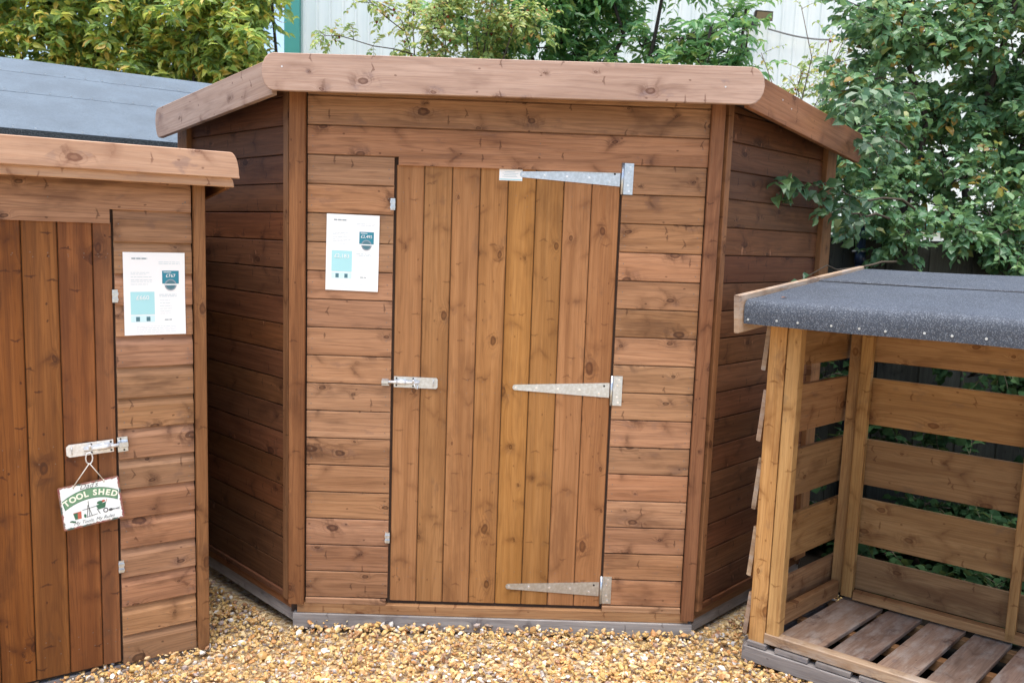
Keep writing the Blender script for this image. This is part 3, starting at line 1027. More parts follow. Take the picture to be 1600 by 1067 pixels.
# ------------------------------------------------------------------ price sheets
def price_sheet(M, label, price, box_text, curl=0.004):
    W_, H_ = 0.207, 0.297
    nx_, nz2 = 6, 8
    root = None

    def bend(x, z):
        return -0.0010 - curl * (x / W_) ** 3 * abs(z / H_ - 0.45) * 2

    def sheet(x0, x1, z0, z1, dy, mi, b):
        vs, fs = [], []
        for j in range(nz2 + 1):
            for i in range(nx_ + 1):
                x = x0 + (x1 - x0) * i / nx_
                z = z0 + (z1 - z0) * j / nz2
                vs.append((x, bend(x, z) - dy, z))
        for j in range(nz2):
            for i in range(nx_):
                a = j * (nx_ + 1) + i
                fs.append((a, a + 1, a + nx_ + 2, a + nx_ + 1))
        b.add(vs, fs, mi)
    b = MB()
    sheet(0, W_, 0, H_, 0.0, 0, b)
    root = thing('price_sheet', label, 'notice', M, 'white price sheets pinned to the sheds', b.mesh('price_sheet', M_paper))
    # small print: rows of word-length strokes
    b = MB()
    rr = random.Random(5)

    def row(x0, x1, z, h, mi):
        x = x0
        while x < x1:
            w_ = rr.uniform(0.006, 0.018)
            xe = min(x + w_, x1)
            yb = bend((x + xe) / 2, z) - 0.0004
            b.flat([(x, z), (xe, z), (xe, z + h), (x, z + h)], yb, mi)
            x = xe + 0.0022
    row(0.028, 0.080, 0.272, 0.0055, 1)
    for z_ in (0.262, 0.256):
        row(0.118, 0.190, z_, 0.0018, 0)
    for z_ in (0.224, 0.218, 0.208, 0.198, 0.192, 0.182):
        row(0.024, 0.024 + rr.uniform(0.05, 0.072), z_, 0.0018, 0)
    for z_ in (0.144, 0.138):
        row(0.118, 0.178, z_, 0.0028, 0)
    for z_ in (0.124, 0.114, 0.104, 0.094, 0.084, 0.076):
        row(0.120, 0.120 + rr.uniform(0.035, 0.06), z_, 0.0015, 0)
    row(0.135, 0.160, 0.052, 0.004, 1)
    for z_ in (0.030, 0.024, 0.017, 0.010):
        row(0.04, 0.175, z_, 0.0013, 0)
    link('small_print', b.mesh('small_print', [M_ink, M_inkd]), M, root, kind='stuff')
    b = MB()
    sheet(0.022, 0.102, 0.074, 0.156, 0.0004, 0, b)
    sheet(0.022, 0.102, 0.047, 0.070, 0.0004, 1, b)
    sheet(0.0385, 0.0515, 0.050, 0.066, 0.0008, 2, b)
    sheet(0.0735, 0.0865, 0.050, 0.066, 0.0008, 2, b)
    link('pale_box', b.mesh('pale_box', [M_cyan, M_cyan2, M_navy]), M, root)
    b = MB()
    sheet(0.129, 0.186, 0.185, 0.232, 0.0006, 0, b)
    cx, cz, rr_ = 0.1575, 0.181, 0.0205
    circ = lambda r, y, mi: b.flat([(cx + r * math.cos(2 * math.pi * k / 20), cz + r * math.sin(2 * math.pi * k / 20)) for k in range(20)], y, mi)
    yb = bend(cx, cz)
    circ(rr_, yb - 0.0010, 1)
    circ(rr_ * 0.78, yb - 0.0013, 2)
    b.flat([(cx - 0.020, cz - 0.001), (cx + 0.020, cz - 0.001), (cx + 0.020, cz + 0.003), (cx - 0.020, cz + 0.003)], yb - 0.0016, 3)
    b.flat([(0.134, 0.2255), (0.181, 0.2255), (0.181, 0.2275), (0.134, 0.2275)], yb - 0.0012, 3)
    link('badge', b.mesh('badge', [M_teal, M_badge, M_navy, M_wht]), M, root)
    link('lettering', text_polys(price, 0.0165, M_wht), M @ T(cx, yb - 0.0020, 0.2085) @ STAND, root)
    link('lettering', text_polys(box_text, 0.022, M_paper), M @ T(0.062, bend(0.06, 0.12) - 0.0012, 0.128) @ STAND, root)
    return root


price_sheet(frame((0.0865, -0.002, 1.3255), (1, 0, -0.012), (0, 1, 0)), 'white price sheet on the corner shed, left of its plank door', '\u00a32,495', '\u00a32,183')

# ------------------------------------------------------------------ TOOL SHED (left)
AT = 0.57385
tX = Vector((math.cos(AT), math.sin(AT), 0))
tY = Vector((-math.sin(AT), math.cos(AT), 0))
tM = frame((-0.3618, -0.2023, 0), tX, tY)
tshed = thing('tool_shed', 'smaller brown shed at far left with the hanging sign on its door', 'shed', tM)
tw = lining('wall', -1.36, 0.002, -0.075, 1.70, tM, tshed)
TZ = -0.0807
for k in range(15):
    link('board', ship_board(0.2605, W_clad, prof=SHIP, var=k % 4), jit(tM @ T(-0.2615, 0, TZ + P * k), 0.003), tw, (random.random(), random.uniform(0.1, 1), random.random(), 1))
    link('board', ship_board(0.290, W_clad), jit(tM @ T(-1.36, 0, TZ + P * k)), tw)
b = MB()
b.prism(SHIP, 0, 1.358)
b.prism([(-0.0012, -0.046), (-0.0012, 0.004), (0.010, 0.004), (0.010, -0.046)], 0.285, 1.087)
for e_ in (0.02, 0.36, 0.9, 1.33):
    b.disc(e_, 0.035, 0, 0.0024, 6, 1, 0.0005)
b.disc(1.338, 0.04, 0, 0.003, 6, 1, 0.0008)
link('board', b.mesh('board', [W_clad, M_nail]), tM @ T(-1.36, 0, TZ + P * 15), tw, (0.9, 0.75, 0.4, 1))
link('board', ship_board(1.358, W_clad, zcut=0.04), tM @ T(-1.36, 0, TZ + P * 16), tw)
beam('corner_post', tM @ Vector((0.0235, -0.008, -0.080)), tM @ Vector((0.0235, -0.008, 1.715)), tX, 0.041, 0.028, W_post, tshed, 0.0025, (0.4, 0.6, 0.9, 1))
beam('corner_post', tM @ Vector((-1.38, -0.008, -0.080)), tM @ Vector((-1.38, -0.008, 1.715)), tX, 0.041, 0.028, W_post, tshed)
# door
b = MB()
b.box(-1.065, -0.270, 0.0245, 0.030, -0.06, 1.56)
for z_ in (0.02, 0.70, 1.38):
    b.box(-1.05, -0.29, 0.030, 0.05, z_, z_ + 0.09)
td = link('door', b.mesh('door', M_inner), tM, tshed)
edges = [-1.068, -0.967, -0.860, -0.753, -0.648, -0.542, -0.4345, -0.3275, -0.2665]
ttone = [0.5, 0.5, 0.45, 0.6, 0.35, 0.5, 0.75, 0.95]
for i in range(8):
    w_ = edges[i + 1] - edges[i] - 0.0014
    Mp = tM @ frame((edges[i] + w_, 0.006, -0.063), (0, 0, 1), (0, 1, 0))
    link('plank', tg_plank(1.620, w_, W_tdoor, (0.08, 0.13, 0.78, 0.84, 1.50, 1.51), False), Mp, td, (random.random(), ttone[i], random.random(), 1))
b = MB()
b.box(-0.285, -0.250, 0.026, 0.045, -0.07, 1.60)
b.box(-1.085, -1.055, 0.026, 0.045, -0.07, 1.60)
link('door_stop', b.mesh('door_stop', M_inner), tM, tshed)
beam('bearer', tM @ Vector((-1.38, 0.040, -0.108)), tM @ Vector((0.03, 0.040, -0.108)), (0, 0, 1), 0.05, 0.05, W_bear, tshed)
# side and back walls
sM = tM @ frame((0.044, 0.0, 0), (0, 1, 0), (-1, 0, 0))
sw = lining('wall', 0.0, 1.22, -0.075, 1.62, sM, tshed)


def troof(y):
    return 1.762 - 0.09 * (y + 0.1)


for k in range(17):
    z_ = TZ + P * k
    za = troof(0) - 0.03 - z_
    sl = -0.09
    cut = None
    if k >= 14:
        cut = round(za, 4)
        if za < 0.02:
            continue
    link('board', ship_board(1.22, W_wingshade, 'none', cut, sl if cut is not None else 0.0), sM @ T(0, 0.002, z_), sw)
bM_ = tM @ frame((0.044, 1.22, 0), (-1, 0, 0), (0, -1, 0))
lining('wall', 0, 1.42, -0.075, 1.62, bM_, tshed, 0.0, 0.02)
lM_ = tM @ frame((-1.40, 1.22, 0), (0, -1, 0), (1, 0, 0))
lining('wall', 0, 1.22, -0.075, 1.62, lM_, tshed, 0.0, 0.02)
# roof, fascia in two steps
b = MB()
for dz, t_ in ((0.0, 0.018),):
    b.add([(-1.50, -0.078, troof(-0.078)), (0.10, -0.078, troof(-0.078)), (0.10, 1.32, troof(1.32)), (-1.50, 1.32, troof(1.32)),
           (-1.50, -0.078, troof(-0.078) + t_), (0.10, -0.078, troof(-0.078) + t_), (0.10, 1.32, troof(1.32) + t_), (-1.50, 1.32, troof(1.32) + t_)],
          [(3, 2, 1, 0), (4, 5, 6, 7), (0, 1, 5, 4), (1, 2, 6, 5), (2, 3, 7, 6), (3, 0, 4, 7)])
tr = link('roof', b.mesh('roof', M_inner), tM, tshed)
b = MB()
b.add([(-1.50, -0.078, troof(-0.078) + .020), (0.10, -0.078, troof(-0.078) + .020), (0.10, 1.32, troof(1.32) + .020), (-1.50, 1.32, troof(1.32) + .020)], [(0, 1, 2, 3)])
link('felt', b.mesh('felt', M_felt), tM, tr)


def end_cut_board(L, h, th, mat):
    o = [(0, 0), (L, 0)]
    for k in range(7):
        a = k / 6 * math.pi / 2
        o.append((L - 0.002 - 0.030 * (1 - math.cos(a)), 0.012 + (h - 0.012) * math.sin(a)))
    o.append((0, h))
    b = MB()
    n = len(o)
    e = 0.0025
    ins = [(x + (e if x < L / 2 else -e), z + (e if z < h / 2 else -e)) for x, z in o]
    vs = [(x, 0, z) for x, z in ins] + [(x, e, z) for x, z in o] + [(x, th, z) for x, z in o]
    fs = [tuple(range(n))] + [(r * n + i, r * n + (i + 1) % n, (r + 1) * n + (i + 1) % n, (r + 1) * n + i) for r in range(2) for i in range(n)]
    fs.append(tuple(2 * n + i for i in reversed(range(n))))
    b.add(vs, fs)
    return b.mesh('fascia_board', mat)


link('fascia_board', end_cut_board(1.66, 0.0915, 0.018, W_tfasc), tM @ T(-1.515, -0.112, 1.7215) @ Matrix.Rotation(-0.006, 4, 'Y'), tr, (0.5, 0.55, 0.3, 1))
link('fascia_board', end_cut_board(1.635, 0.040, 0.016, W_tfasc), tM @ T(-1.505, -0.093, 1.6900) @ Matrix.Rotation(-0.006, 4, 'Y'), tr, (0.1, 0.75, 0.7, 1))
# side barge
beam('fascia_board', tM @ Vector((0.108, -0.076, troof(-0.078) - 0.022)), tM @ Vector((0.108, 1.33, troof(1.33) - 0.022)), (0, 0, 1), 0.09, 0.016, W_post, tr)
# bolt on the tool shed, mirrored: keeper is on the right of the door
bM2 = tM @ frame((-0.2345, -0.0005, 0.766), (-1, 0, -0.05), (0, 1, 0), (0, 0, 1)) if False else None


def bolt_left(M, parent):
    """x = 0 at the outer (right) edge of the keeper, plate runs to -x on the door"""
    b = MB()
    r = 0.0225
    o = [(-0.046, -r), (-0.046, r), (-0.188, r), (-0.197, r - 0.008), (-0.197, -r + 0.008), (-0.188, -r)]
    b.plate(o, -0.0022, 0.0)
    for x_, z_ in ((-0.054, 0.015), (-0.054, -0.015), (-0.118, 0.015), (-0.118, -0.015)):
        b.disc(x_, z_, -0.0022, 0.0038, 8, 1, 0.0012)
    bo = link('bolt', b.mesh('bolt', [M_zinc2, M_hole]), M, parent)
    b = MB()
    b.tube([(-0.002, -0.013, 0.002), (-0.142, -0.013, 0.000)], 0.0065, 10)
    b.tube([(-0.056, -0.013, 0.002), (-0.098, -0.013, 0.001)], 0.0095, 10)
    b.tube([(-0.124, -0.013, 0.0), (-0.124, -0.021, 0.006), (-0.124, -0.026, 0.020)], 0.0045, 8)
    link('rod', b.mesh('rod', M_zinc2, True), M, bo)
    b = MB()
    b.plate([(-0.033, -0.027), (0.001, -0.027), (0.001, 0.027), (-0.033, 0.027)], -0.0045, -0.002)
    b.prism([(-0.002, -0.013), (-0.012, -0.010), (-0.0225, -0.006), (-0.0225, 0.010), (-0.012, 0.013), (-0.002, 0.016)], -0.030, 0.0)
    b.disc(-0.022, 0.021, -0.0045, 0.0034, 8, 1, 0.001)
    b.disc(-0.012, -0.021, -0.0045, 0.0034, 8, 1, 0.001)
    link('keeper', b.mesh('keeper', [M_zinc, M_hole]), M, bo)
    b = MB()
    b.tube([(-0.180, -0.001, 0.012), (-0.180, -0.012, 0.010), (-0.180, -0.014, 0), (-0.180, -0.012, -0.010), (-0.180, -0.001, -0.012)], 0.0024, 6)
    link('staple', b.mesh('staple', M_zinc2, True), M, bo)
    return bo


bolt_left(tM @ frame((-0.2325, -0.001, 0.7655), (1, 0, 0.045), (0, 1, 0)), tshed)
catch(tM @ T(-0.262, -0.001, 1.300), tshed, 0.045)
catch(tM @ T(-0.262, -0.001, 0.305), tshed, 0.045)
price_sheet(tM @ frame((-0.2335, -0.002, 1.1585), (1, 0, 0.004), (0, 1, 0)), 'white price sheet on the smaller shed, above the hanging sign', '\u00a3767', '\u00a3660')

# ------------------------------------------------------------------ hanging enamel sign
gM = tM @ T(-0.3565, -0.022, 0.5665) @ Matrix.Rotation(-math.radians(6.3), 4, 'Y') @ Matrix.Rotation(math.radians(-3), 4, 'X')
b = MB()
sw_, sh_ = 0.098, 0.078
o = []
for cx, cz, a0 in ((sw_, sh_, 0), (-sw_, sh_, 90), (-sw_, -sh_, 180), (sw_, -sh_, 270)):
    for k in range(4):
        a = math.radians(a0 + 30 * k)
        o.append((cx - math.copysign(0.006, cx) + 0.006 * math.cos(a), cz - math.copysign(0.006, cz) + 0.006 * math.sin(a)))
b.plate(o, -0.0012, 0.0012)
sign = thing('hanging_sign', 'small white enamel sign reading TOOL SHED hung on a cord from the door bolt', 'sign', gM, None, b.mesh('hanging_sign', M_enam))
# arched banner
ys_ = -0.0016


def arc_pt(x, h):
    """banner centre line rises to the middle"""
    return (x, 0.012 + 0.020 * (1 - (x / 0.085) ** 2) * 1.25 + h)


b = MB()
top = [arc_pt(-0.088 + 0.176 * k / 12, 0.016) for k in range(13)]
bot = [arc_pt(-0.082 + 0.164 * k / 12, -0.017) for k in range(13)]
for k in range(12):
    b.add([(top[k][0], ys_, top[k][1]), (top[k + 1][0], ys_, top[k + 1][1]), (bot[k + 1][0], ys_, bot[k + 1][1]), (bot[k][0], ys_, bot[k][1])], [(0, 1, 2, 3)], 0)
top = [arc_pt(-0.0905 + 0.181 * k / 12, 0.0185) for k in range(13)]
bot = [arc_pt(-0.0845 + 0.169 * k / 12, -0.0195) for k in range(13)]
for k in range(12):
    b.add([(top[k][0], ys_ + .0002, top[k][1]), (top[k + 1][0], ys_ + .0002, top[k + 1][1]), (bot[k + 1][0], ys_ + .0002, bot[k + 1][1]), (bot[k][0], ys_ + .0002, bot[k][1])], [(0, 1, 2, 3)], 1)
link('banner', b.mesh('banner', [M_green, M_dgreen]), gM, sign)
word = 'TOOL SHED'
wids = {'T': 0.0185, 'O': 0.0215, 'L': 0.0170, ' ': 0.010, 'S': 0.0180, 'H': 0.0205, 'E': 0.0178, 'D': 0.0205}
tot = sum(wids[c] for c in word)
x_ = -tot / 2
for c in word:
    xc = x_ + wids[c] / 2
    x_ += wids[c]
    if c == ' ':
        continue
    p = arc_pt(xc, -0.0095)
    sl = math.atan(-0.025 * 2 * xc / 0.085 ** 2)
    link('letter', text_polys(c, 0.0285, M_cream, 'letter', 0, 0.0011), gM @ T(p[0], ys_ - 0.0006, p[1]) @ Matrix.Rotation(-sl, 4, 'Y') @ STAND, sign)
link('lettering', text_polys("Dad's", 0.026, M_black, shear=0.45, offset=-0.0003), gM @ T(-0.002, ys_ - .0003, 0.0565) @ STAND, sign)
link('lettering', text_polys('My Tools, My Rules', 0.0165, M_black, shear=0.4, offset=-0.0002), gM @ T(0.0, ys_ - .0003, -0.0655) @ Matrix.Rotation(0, 4, 'Y') @ STAND, sign)
# garden drawings: pot, standing figure of tools, wheelbarrow
b = MB()


def stroke(p0, p1, w=0.0009, mi=0, y=ys_ - 0.0003):
    a = Vector((p0[0], p0[1]))
    c = Vector((p1[0], p1[1]))
    d_ = (c - a)
    nrm = Vector((-d_.y, d_.x)).normalized() * w
    b.add([(a.x + nrm.x, y, a.y + nrm.y), (c.x + nrm.x, y, c.y + nrm.y), (c.x - nrm.x, y, c.y - nrm.y), (a.x - nrm.x, y, a.y - nrm.y)], [(0, 1, 2, 3)], mi)


def blob(cx, cz, rx, rz, mi, n=12, y=ys_ - 0.0003):
    b.flat([(cx + rx * math.cos(2 * math.pi * k / n), cz + rz * math.sin(2 * math.pi * k / n)) for k in range(n)], y, mi)


b.flat([(-0.062, -0.022), (-0.036, -0.020), (-0.038, -0.046), (-0.058, -0.046)], ys_ - .0003, 1)
b.flat([(-0.062, -0.024), (-0.048, -0.023), (-0.050, -0.046), (-0.058, -0.046)], ys_ - .0006, 2)
blob(-0.070, -0.050, 0.006, 0.003, 2)
blob(-0.063, -0.053, 0.006, 0.003, 2)
stroke((-0.020, -0.046), (-0.013, -0.004))
stroke((-0.004, -0.046), (-0.012, -0.004))
stroke((-0.032, -0.018), (0.012, -0.014))
stroke((-0.012, -0.046), (-0.010, 0.010))
stroke((-0.022, -0.046), (0.014, -0.042))
blob(-0.026, -0.040, 0.004, 0.007, 2)
b.flat([(0.012, -0.012), (0.046, -0.006), (0.040, -0.026), (0.018, -0.028)], ys_ - .0003, 2)
blob(0.026, -0.004, 0.010, 0.006, 2)
blob(0.038, -0.001, 0.006, 0.004, 1)
stroke((0.014, -0.024), (0.022, -0.044), 0.0011)
stroke((0.046, -0.006), (0.050, 0.004), 0.0008, 1)
blob(0.041, -0.036, 0.0085, 0.0085, 0)
blob(0.041, -0.036, 0.0050, 0.0050, 3, y=ys_ - .0006)
blob(0.057, -0.038, 0.0065, 0.0050, 0)
stroke((0.062, -0.040), (0.088, -0.036), 0.0009)
stroke((0.062, -0.036), (0.086, -0.042), 0.0009)
link('drawing', b.mesh('drawing', [M_black, M_red, M_dgreen, M_wht]), gM, sign)
# cord and shackle
b = MB()
ring_c = Vector((-0.3605, -0.020, 0.728))
pL = gM @ Vector((-0.048, -0.001, 0.072))
pR = gM @ Vector((0.050, -0.001, 0.072))
apx = tM @ Vector((-0.3600, -0.024, 0.7120))
b.tube([pL, apx], 0.0017, 6)
b.tube([apx, pR], 0.0017, 6)
b.tube([pL + Vector((0, 0, -0.006)), pL + Vector((0.0, -0.002, 0.004))], 0.0022, 6)
b.tube([pR + Vector((0, 0, -0.006)), pR + Vector((0.0, -0.002, 0.004))], 0.0022, 6)
b2 = MB()
inv = gM.inverted()
b.v = [tuple(inv @ Vector(v)) for v in b.v]
link('cord', b.mesh('cord', M_string, True), gM, sign)
pts = []
for k in range(13):
    a = 2 * math.pi * k / 12
    p = tM @ Vector((-0.3600 + 0.011 * math.sin(a), -0.022, 0.730 + 0.021 * math.cos(a)))
    pts.append(inv @ p)
b2.tube(pts, 0.0026, 6)
link('shackle', b2.mesh('shackle', M_zinc2, True), gM, sign)

# ------------------------------------------------------------------ THIRD SHED (grey roof behind)
rM = tM @ T(0, 0, 0)
gs = thing('felted_shed', 'shed behind at left, only its broad grey felt roof in view', 'shed', tM @ T(-0.6, 1.9, -0.09))
x0, x1 = -2.4, 0.95


def slab(mb, pts, t):
    """sheet through the four points, thickened upward by t"""
    a = [Vector(p) for p in pts]
    nrm = (a[1] - a[0]).cross(a[3] - a[0]).normalized()
    if nrm.z < 0:
        nrm = -nrm
    q = a + [p + nrm * t for p in a]
    mb.add(q, [(3, 2, 1, 0), (4, 5, 6, 7), (0, 1, 5, 4), (1, 2, 6, 5), (2, 3, 7, 6), (3, 0, 4, 7)])


EY, EZ, RY, RZ = 1.80, 2.020, 2.95, 2.545
b = MB()
slab(b, [(x0, EY, EZ - .02), (x1, EY, EZ - .02), (x1, RY, RZ - .02), (x0, RY, RZ - .02)], 0.016)
slab(b, [(x0, RY, RZ - .02), (x1, RY, RZ - .02), (x1, 2 * RY - EY, EZ - .02), (x0, 2 * RY - EY, EZ - .02)], 0.016)
groof = link('roof', b.mesh('roof', M_inner), tM, gs)


def rp(t):
    return (EY + (RY - EY) * t, EZ + (RZ - EZ) * t)


for i, (t0, t1) in enumerate(((0.0, 0.50), (0.48, 0.80), (0.785, 1.01))):
    b = MB()
    y0_, z0_ = rp(t0)
    y1_, z1_ = rp(t1)
    lift = 0.002 + 0.0022 * i
    xs_ = [x0 + (x1 - x0) * k / 24 for k in range(25)]
    vs = []
    for xx in xs_:
        wv = 0.0015 * math.sin(xx * 3 + i) + random.uniform(-.001, .001)
        vs += [(xx, y0_ + wv, z0_ + lift - 0.002), (xx, y0_ + wv, z0_ + lift), (xx, y1_, z1_ + lift)]
    fs = []
    for k in range(24):
        a = k * 3
        fs += [(a, a + 3, a + 4, a + 1), (a + 1, a + 4, a + 5, a + 2)]
    b.add(vs, fs)
    fo = link('felt', b.mesh('felt', M_felt2), tM, groof)
    b = MB()
    for k in range(30):
        xx = x0 + 0.05 + k * 0.11 + random.uniform(-.01, .01)
        zz = 0.012
        yy, z__ = rp(t0 + 0.018)
        b.box(xx, xx + 0.009, yy - 0.003, yy + 0.006, z__ + lift + 0.0005, z__ + lift + 0.003)
    link('nail_heads', b.mesh('nail_heads', M_bright), tM, groof, kind='stuff')
b = MB()
b.box(x0, x1, EY - 0.012, EY - 0.002, EZ - 0.075, EZ - 0.001)
fa = link('eaves_felt', b.mesh('eaves_felt', M_feltedge), tM, groof)
b = MB()
for k in range(30):
    xx = x0 + 0.05 + k * 0.108 + random.uniform(-.01, .01)
    b.disc(xx, EZ - 0.058 + random.uniform(-.004, .004), EY - 0.012, 0.0065, 8, 0, 0.002)
link('nail_heads', b.mesh('nail_heads', M_bright), tM, groof, kind='stuff')
b = MB()
slab(b, [(x0, RY, RZ + 0.001), (x1, RY, RZ + 0.001), (x1, 2 * RY - EY, EZ + .001), (x0, 2 * RY - EY, EZ + .001)], 0.004)
link('felt', b.mesh('felt', M_felt2), tM, groof)
for (ya, inv_) in ((EY + 0.08, 1), (2 * RY - EY - 0.08, -1)):
    fM = tM @ (frame((x0 + 0.1, ya, 0), (1, 0, 0), (0, 1, 0)) if inv_ == 1 else frame((x1 - 0.1, ya, 0), (-1, 0, 0), (0, -1, 0)))
    wv_ = lining('wall', 0, x1 - x0 - 0.2, -0.07, 1.98, fM, gs)
    for k in range(18):
        link('board', ship_board(round(x1 - x0 - 0.2, 3), W_clad, 'none'), fM @ T(0, 0, -0.07 + P * k), wv_)
for xe, sg in ((x0 + 0.1, -1), (x1 - 0.1, 1)):
    b = MB()
    ya, yb = EY + 0.09, 2 * RY - EY - 0.09
    vs = [(xe, ya, -0.07), (xe, yb, -0.07), (xe, yb, 1.99), (xe, RY, RZ - 0.06), (xe, ya, 1.99)]
    vs += [(x + sg * 0.015, y, z) for x, y, z in vs]
    b.add(vs, [(0, 1, 2, 3, 4), (9, 8, 7, 6, 5)] + [(i, (i + 1) % 5, 5 + (i + 1) % 5, 5 + i) for i in range(5)])
    link('gable_wall', b.mesh('gable_wall', W_clad), tM, gs)

# ------------------------------------------------------------------ LOG STORE (right)
lS = Vector((1.889, -0.236, 0))
ld = Vector((0.794, -0.608, 0)).normalized()
lv = Vector((0.747, 0.664, 0)).normalized()
UP = Vector((0, 0, 1))


def LP(u, v, z):
    return lS + ld * u + lv * v + UP * z


lnrm = Vector((-ld.y, ld.x, 0))
store = thing('log_store', 'open fronted slatted log store with grey felt roof beside the corner shed', 'log store', frame(LP(0.5, 0.3, -0.06), ld, lnrm))
LW = 1.26
# posts at the front left: an outer post and an inner one
beam('post', LP(-0.071, 0.004, 0.012), LP(-0.071, 0.004, 1.300), ld, 0.064, 0.044, W_storep, store, 0.003, (0.3, 0.85, 0.3, 1))
beam('post', LP(-0.0125, 0.014, 0.064), LP(-0.0125, 0.014, 1.300), ld, 0.050, 0.062, W_storep, store, 0.003, (0.62, 0.70, 0.75, 1))
beam('post', LP(LW, 0.004, 0.012), LP(LW, 0.004, 1.300), ld, 0.064, 0.044, W_storep, store, 0.003)
# back posts
for u in (-0.020, 0.600, LW - 0.03):
    beam('post', LP(u, 0.628, 0.050), LP(u, 0.628, 1.40), ld, 0.036 if u != -0.020 else 0.046, 0.044, W_storep, store, 0.002)
beam('post', LP(-0.073, 0.655, 0.050), LP(-0.073, 0.655, 1.40), ld, 0.052, 0.044, W_storep, store, 0.002)
# side slats, lapped outward at the foot
gz = [(1.084, 1.300), (0.808, 1.011), (0.537, 0.745), (0.267, 0.472), (0.028, 0.205)]
SDX = Vector((-lv.y, lv.x, 0))          # horizontal, square to the side wall, pointing outward
for i, (za, zb) in enumerate(gz):
    tilt = (SDX * -0.018 + UP * (zb - za)).normalized()
    off = SDX * 0.010
    c0 = LP(-0.108, 0.000, (za + zb) / 2) + off
    c1 = LP(-0.108, 0.690, (za + zb) / 2) + off
    beam('slat', c0, c1, tilt, (zb - za), 0.019, W_store, store, 0.002, None, W_rail)
    # right hand side of the store, outside the picture
    c0 = LP(LW + 0.045, 0.0, (za + zb) / 2)
    c1 = LP(LW + 0.045, 0.690, (za + zb) / 2)
    beam('slat', c0, c1, UP, (zb - za), 0.019, W_store, store, 0.002)
    # inner face lining of the same slat is the same piece; back slats run across
bz = [(1.084, 1.330), (0.812, 1.012), (0.545, 0.746), (0.281, 0.482), (0.075, 0.222)]
for i, (za, zb) in enumerate(bz):
    o = beam('slat', LP(-0.09, 0.672, (za + zb) / 2), LP(LW + 0.05, 0.672, (za + zb) / 2), UP, (zb - za), 0.019, W_store, store, 0.002)
# rails
beam('rail', LP(-0.038, 0.0, 0.0445), LP(LW + 0.03, 0.0, 0.0445), UP, 0.042, 0.042, W_rail, store, 0.003, (0.2, 0.8, 0.5, 1))
beam('rail', LP(0.008, 0.628, 0.060), LP(LW, 0.628, 0.060), UP, 0.036, 0.044, W_store, store, 0.002)
beam('rail', LP(-0.064, 0.05, 0.075), LP(-0.064, 0.61, 0.075), UP, 0.070, 0.030, W_store, store, 0.002)
beam('rail', LP(-0.09, 0.005, 1.285), LP(LW, 0.005, 1.285), UP, 0.044, 0.044, W_store, store, 0.002)
# floor slats, read off their gaps at the front and at the back
fs_ = [(-0.030, 0.136, -0.030, 0.118), (0.168, 0.301, 0.146, 0.283), (0.333, 0.466, 0.308, 0.446), (0.500, 0.632, 0.472, 0.612), (0.665, 0.800, 0.640, 0.778), (0.835, 0.965, 0.806, 0.944), (1.0, 1.13, 0.975, 1.11)]
for a0, a1, c0, c1 in fs_:
    p0 = LP((a0 + a1) / 2, 0.028, 0.021)
    p1 = LP((c0 + c1) / 2, 0.648, 0.021)
    beam('floor_slat', p0, p1, ld, (a1 - a0) * 0.985, 0.018, W_pallet, store, 0.002)
for i, v_ in enumerate((0.10, 0.34, 0.60)):
    beam('floor_joist', LP(-0.08, v_, -0.012), LP(LW, v_, -0.012), UP, 0.046, 0.040, W_store, store, 0.002)
# pallet blocks and grey bearer under the front rail
for u0 in (-0.100, 0.010, 0.165, 0.320, 0.48, 0.63, 0.78, 0.94, 1.1):
    w_ = 0.075 if u0 < 0 else 0.125
    beam('pallet_block', LP(u0, -0.006, 0.0115), LP(u0 + w_, -0.006, 0.0115), UP, 0.018, 0.05, W_bear, store, 0.001, (random.random(), 0.1, random.random(), 1))
beam('bearer', LP(-0.115, -0.012, -0.030), LP(LW + 0.03, -0.012, -0.030), UP, 0.058, 0.05, W_bear, store, 0.002)
beam('bearer', LP(-0.115, 0.02, -0.032), LP(-0.115, 0.68, -0.032), UP, 0.054, 0.05, W_bear, store, 0.002)
# roof: boarded deck, barge board and felt with a rounded front fold
RF, RB = -0.172, 0.755


def rz(v):
    return 1.357 + 0.118 * (v - RF)


b = MB()
inM = WM[store.name].inverted()
deck = [LP(-0.115, RF + .012, rz(RF) - .040), LP(LW + .13, RF + .012, rz(RF) - .040), LP(LW + .13, RB, rz(RB) - .026), LP(-0.115, RB, rz(RB) - .026)]
slab(b, [inM @ p for p in deck], 0.018)
ldeck = link('roof', b.mesh('roof', W_store), WM[store.name], store)


